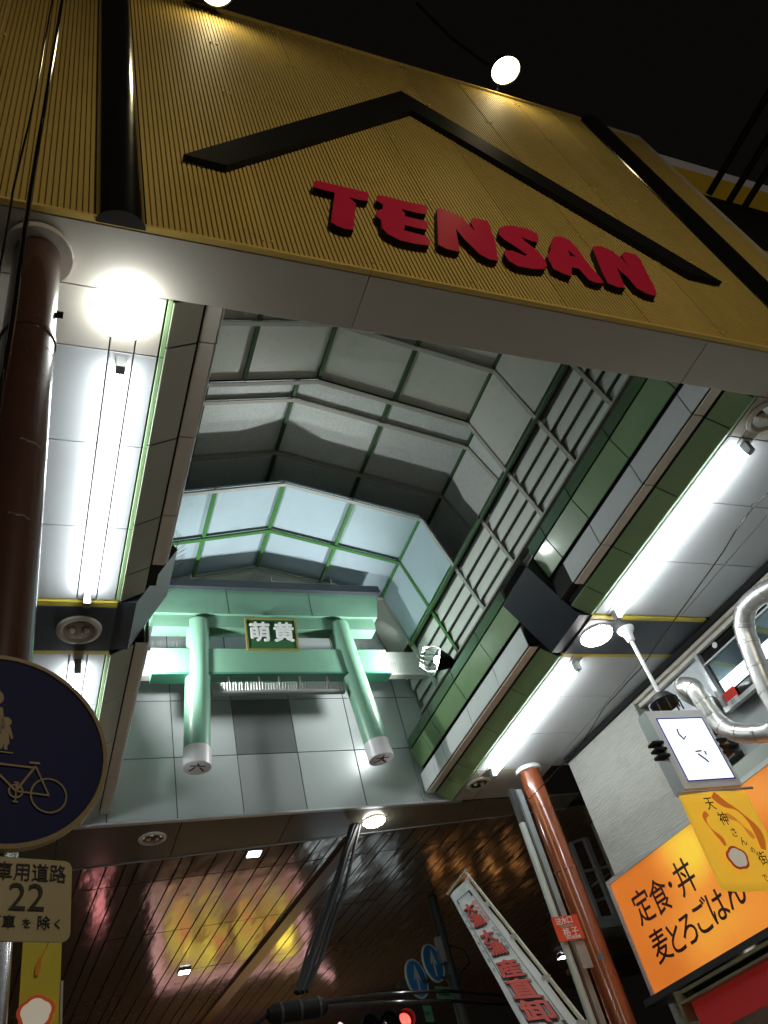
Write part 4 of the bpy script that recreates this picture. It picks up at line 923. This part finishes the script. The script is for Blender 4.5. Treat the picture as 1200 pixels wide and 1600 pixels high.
# ------------------------------------------------------------------ round sign and plate at the left
yw = R(20); rt_ = Vector((math.cos(yw), math.sin(yw), 0)); n_ = Vector((math.sin(yw), -math.cos(yw), 0)); c = P(-.008, .48, .286)
rs = thing('round_sign', c-Vector((0, 0, .3)), 'large dark blue round sign with yellowed pedestrian and bicycle symbols', 'sign')
navy = mat('faded_navy', (.006, .010, .075), .6, var=.25, scale=5, spec=.2); cream = mat('yellowed_white', (.26, .18, .06), .5, var=.12, scale=8, dirt=.2)
r = .302
k = MB(); k.lathe([(.001, -.015), (r, -.015), (r, 0), (.001, .001)], c, n_, 64); k.build('disc', navy, rs)
k = MB(); k.lathe([(r*.955, .0005), (r*.957, .005), (r*1.0, .005), (r*1.008, -.016)], c, n_, 64); k.build('rim', cream, rs)
def onS(a, b, l=.004): return c+rt_*a+UP*b+n_*l
k = MB()
def ringS(a, b, R1, w_):
    n1 = 40; vs = [onS(a+R_*math.cos(2*math.pi*i/n1), b+R_*math.sin(2*math.pi*i/n1), l) for l in (.0035, .0045) for R_ in (R1-w_, R1) for i in range(n1)]
    f = []
    for i in range(n1): j = (i+1) % n1; f += [(2*n1+i, 2*n1+j, 3*n1+j, 3*n1+i), (i, j, 2*n1+j, 2*n1+i), (n1+i, 3*n1+i, 3*n1+j, n1+j)]
    k.add(vs, f)
def barS(a, b, w_=.006): k.bar(onS(*a), onS(*b), w_, .002, up=n_)
W2 = (.128, -.139); W1 = (-.085, -.139); CRK = (.036, -.137)
ringS(W2[0], W2[1], .053, .005); ringS(W1[0], W1[1], .053, .005); ringS(CRK[0], CRK[1], .021, .005)
barS(CRK, W2, .005); barS(CRK, (.086, -.055)); barS((.086, -.055), W2, .005); barS(CRK, (-.047, -.062)); barS((-.047, -.062), (.084, -.060)); barS((-.053, -.04), W1)
barS((.068, -.046), (.098, -.044), .007); barS((-.060, -.040), (-.030, -.040), .006); barS((.0365, -.112), (.0365, -.168), .004); barS((.030, -.112), (.043, -.112), .005); barS((.030, -.168), (.043, -.168), .005)
k.build('bicycle_symbol', cream, rs)
k = MB()
def blobS(pts): k.extr([onS(a, b, .0035) for a, b in pts], n_*.0015)
def disk(a, b, r1, n1=20): blobS([(a+r1*math.cos(2*math.pi*i/n1), b+r1*math.sin(2*math.pi*i/n1)) for i in range(n1)])
disk(-.045, .150, .026); blobS([(-.075, .118), (-.02, .118), (-.008, .05), (-.022, .045), (-.03, .085), (-.028, -.02), (-.045, -.02), (-.048, .03), (-.055, -.02), (-.072, -.02), (-.068, .085), (-.08, .045), (-.09, .05)])
disk(-.006, .074, .015); blobS([(-.020, .060), (.006, .060), (.017, .024), (.012, .018), (.004, .038), (.008, .006), (.002, -.004), (.004, -.016), (-.006, -.016), (-.008, .004), (-.012, -.016), (-.022, -.016), (-.020, .038)])
k.build('pedestrian_symbol', cream, rs)
k = MB(); barS((-.10, -.024), (.020, -.024), .004); k.build('dividing_line', cream, rs)
ps = thing('plate_sign', c-Vector((0, 0, .56)), 'yellowed rectangular plate with black Japanese words and numbers under the round sign', 'sign')
def rrect(w_, h_, r1, cx_, cz_, l): 
    out = []
    for (sx_, sz_, a0) in ((1, 1, 0), (-1, 1, 90), (-1, -1, 180), (1, -1, 270)):
        for i in range(6): a = R(a0+18*i); out.append(onS(cx_+sx_*(w_/2-r1)+r1*math.cos(a), cz_+sz_*(h_/2-r1)+r1*math.sin(a), l))
    return out
PX, PZ, PW, PH = -.005, -.4245, .415, .208
k = MB(); k.extr(rrect(PW, PH, .022, PX, PZ, 0.0), n_*-.006); k.build('plate', mat('yellowed_plate', (.46, .37, .19), .45, var=.12, scale=6, dirt=.15), ps)
def ptext(body, a, b, sz, off=.0, sx=1): return text('plate_text', body, ink, ps, onS(a, b, .0015), rt_, UP, sz, ext=.0006, off=off, align='RIGHT', sx=sx)
ptext('自転車用道路', .187, -.361, .051, .0013, .92); ptext('8 - 22', .133, -.425, .098, .0022, .98)
ptext('許可車', .062, -.486, .036, .0011, .98); ptext('を', .102, -.488, .026, .0008); ptext('除', .149, -.486, .036, .0011, .98); ptext('く', .182, -.488, .028, .0010)
sp2 = thing('sign_post', (c.x-.03, c.y+.06, 0), 'dark round post carrying the round sign and its plate', 'post')
k = MB(); k.tube([(c.x-.035, c.y+.055, 0), (c.x-.035, c.y+.055, c.z+.22)], .030, 16); k.build('shaft', brown_l, sp2)
k = MB()
for dz in (.12, -.12, -.42): k.box(Vector((c.x-.03, c.y+.04, c.z+dz)), (.10, .05, .03), rt_, n_)
k.build('clamp', metal_g, sp2)
# small yellow banner at lower left
lb = thing('yellow_banner', P(.022, .62, .15), 'narrow yellow banner with an orange swirl and a blossom under the yellowed plate', 'banner')
k = MB(); k.lohi(P(.0105, .620, .12), P(.0345, .6215, .24)); k.build('cloth', mat('lit_yellow_cloth', (.80, .72, .06), .6, var=.04), lb)
k = MB(); k.lohi(P(.0347, .619, .12), P(.0362, .6225, .197)); k.build('edge_rail', alu, lb)
brush(lb, [P(.0245, .6185, .232), P(.0265, .6185, .222), P(.0215, .6185, .211), P(.0200, .6185, .202)], .016, mat('orange_paint_light', (.85, .35, .03), .6), YN)
blossom(lb, P(.0205, .6185, .180), .045, (1, 0, 0), UP)

# ------------------------------------------------------------------ buildings and lit shop signs beyond and beside
nbld = thing('neighbour_building', (S*2.6, S*.9, 0), 'tall dark building with grey and yellow bands beyond the right end of the fascia', 'building')
k = MB(); k.lohi((S*1.78, S*.66, 0), (S*3.6, S*1.2, 1.6+S*2.34)); k.build('wall', mat('dark_facade', (.05, .047, .045), .7, var=.2), nbld)
k = MB(); k.extr([P(1.78, .65, 2.42), P(3.6, .65, 2.42), P(3.6, .65, 2.53), P(1.78, .65, 2.53)], (0, S*.2, 0)); k.build('yellow_band_glow', emis('yellow_band_glow', (1, .60, .04), .04, (.5, .32, .03)), nbld)  # weak glow added to the band, which is no lamp
k = MB(); k.extr([P(1.78, .65, 2.531), P(3.6, .65, 2.531), P(3.6, .65, 2.62), P(1.78, .65, 2.62)], (0, S*.2, 0)); k.build('grey_band', emis('grey_band_glow', (1, .85, .75), .05, (.3, .28, .25)), nbld)  # grey band brightened by an added glow as well
k = MB(); k.extr([P(1.78, .655, 1.85), P(2.3, .655, 1.85), P(2.3, .655, 1.95), P(1.78, .655, 1.95)], (0, .05, 0)); k.build('yellow_board', MATS['yellow_band_glow'], nbld)  # shares the yellow band's added glow
for i, (rx, z) in enumerate(((.836, 2.36), (.875, 2.33), (.905, 2.30))):
    k = MB(); k.tube([P(rx*z, .66, z), P(rx*z, -.6, z)], .055, 10); tag(k.build('overhead_pipe', dark), ('leftmost', 'middle', 'rightmost')[i]+' of three dark pipes reaching out over the street at the upper right', 'pipe', 'dark overhead pipes')
# lit signs further down the street, look invented to suit the bronze ceiling's reflections
fs = thing('festive_sign', P(.95, 3.9, .42), 'big lit yellow and red shop sign down the street, seen mirrored in the bronze ceiling', 'sign')
k = MB(); k.lohi(P(.62, 3.9, .49), P(1.24, 3.93, .81)); k.build('lit_board', emis('board_glow', (.45, .22, .10), .55), fs)
def oval(cx_, cz_, rx_, rz_, m, nm, lift, rot=0):
    k = MB(); pts = []
    for i in range(26):
        a = 2*math.pi*i/26; x_ = rx_*math.cos(a); z_ = rz_*math.sin(a)*(1+.12*math.sin(3*a)); pts.append(P(cx_+x_*math.cos(rot)-z_*math.sin(rot), 3.9-lift, .03+cz_+x_*math.sin(rot)+z_*math.cos(rot)))
    k.extr(pts, (0, .01, 0)); k.build(nm, m, fs)
yg = emis('yellow_glow', (1, .82, .10), 1.3); rg = emis('crimson_glow', (1, .05, .12), 1.3); brg = emis('brown_glow', (.5, .16, .03), .5); cg = emis('teal_glow', (.15, .9, .75), .7)
for cx_, cz_, rx_, rz_, rt__ in ((.70, .62, .055, .12, .1), (.84, .60, .07, .11, -.1), (.99, .63, .065, .12, .2), (1.14, .62, .075, .12, 0), (1.16, .70, .05, .06, 0), (.78, .71, .06, .05, .4)): oval(cx_, cz_, rx_, rz_, yg, 'yellow_disc', .004, rt__)
for cx_, cz_, rx_, rz_, rt__ in ((.715, .60, .014, .085, .25), (.86, .66, .012, .05, -.3), (1.01, .58, .014, .06, .1), (1.10, .64, .02, .05, .5)): oval(cx_, cz_, rx_, rz_, rg, 'red_figure', .008, rt__)
for cx_, cz_, rx_, rz_, rt__ in ((.80, .62, .022, .07, .1), (.93, .64, .03, .08, -.2), (1.06, .66, .02, .07, 0), (.90, .56, .05, .02, 0), (1.13, .57, .03, .04, .3)): oval(cx_, cz_, rx_, rz_, brg, 'brown_figure', .006, rt__)
for i in range(14): oval(.64+.043*i, .480+.008*(i % 2), .013, .016, (cg, rg, pk0)[i % 3] if False else (cg, rg, yg)[i % 3], 'rim_dot', .008)
pk = emis('pink_neon', (1, .55, .58), 1.5)
k = MB()
for a, b_ in (((.60, .80), (1.26, .80)), ((.60, .44), (1.26, .44)), ((.60, .44), (.60, .80)), ((1.26, .44), (1.26, .80)), ((1.26, .80), (1.36, .88))): k.tube([P(a[0], 3.89, a[1]+.03), P(b_[0], 3.89, b_[1]+.03)], .075, 8)
k.build('neon_border', pk, fs)
for lab, x0, x1, z0, z1, y, c_, s_ in (('narrow pink lit sign mirrored left in the bronze ceiling', .32, .37, .45, .62, 3.7, (1, .35, .40), 3.0), ('pale blue lit window mirrored in the bronze ceiling', 1.38, 1.62, .30, .45, 3.9, (.65, .85, 1.0), 1.6), ('second pale blue lit window further right', 1.70, 1.80, .32, .46, 3.9, (.65, .85, 1.0), 1.0), ('small orange lantern sign glowing down the street', 1.0, 1.06, .06, .10, 3.0, (1, .45, .05), 5)):
    o = MB(); o.lohi(P(x0, y, z0), P(x1, y+.02, z1)); tag(o.build('lit_sign', emis('glow_'+str(round(x0*100)), c_, s_)), lab, 'sign')
for i in range(4):
    x = 2.05+.16*i+random.uniform(-.02, .02); z = .42+random.uniform(-.06, .06); k = MB(); cc = P(x, 4.0, z)
    k.lathe([(.001, -.2), (.09, -.16), (.13, 0), (.09, .16), (.001, .2)], cc, n=12); tag(k.build('paper_lantern', emis('lantern_glow', (1, .42, .12), 2.5)), 'glowing orange paper lantern in a row down the street, seen only mirrored in the ceiling', 'lantern', 'row of orange paper lanterns')
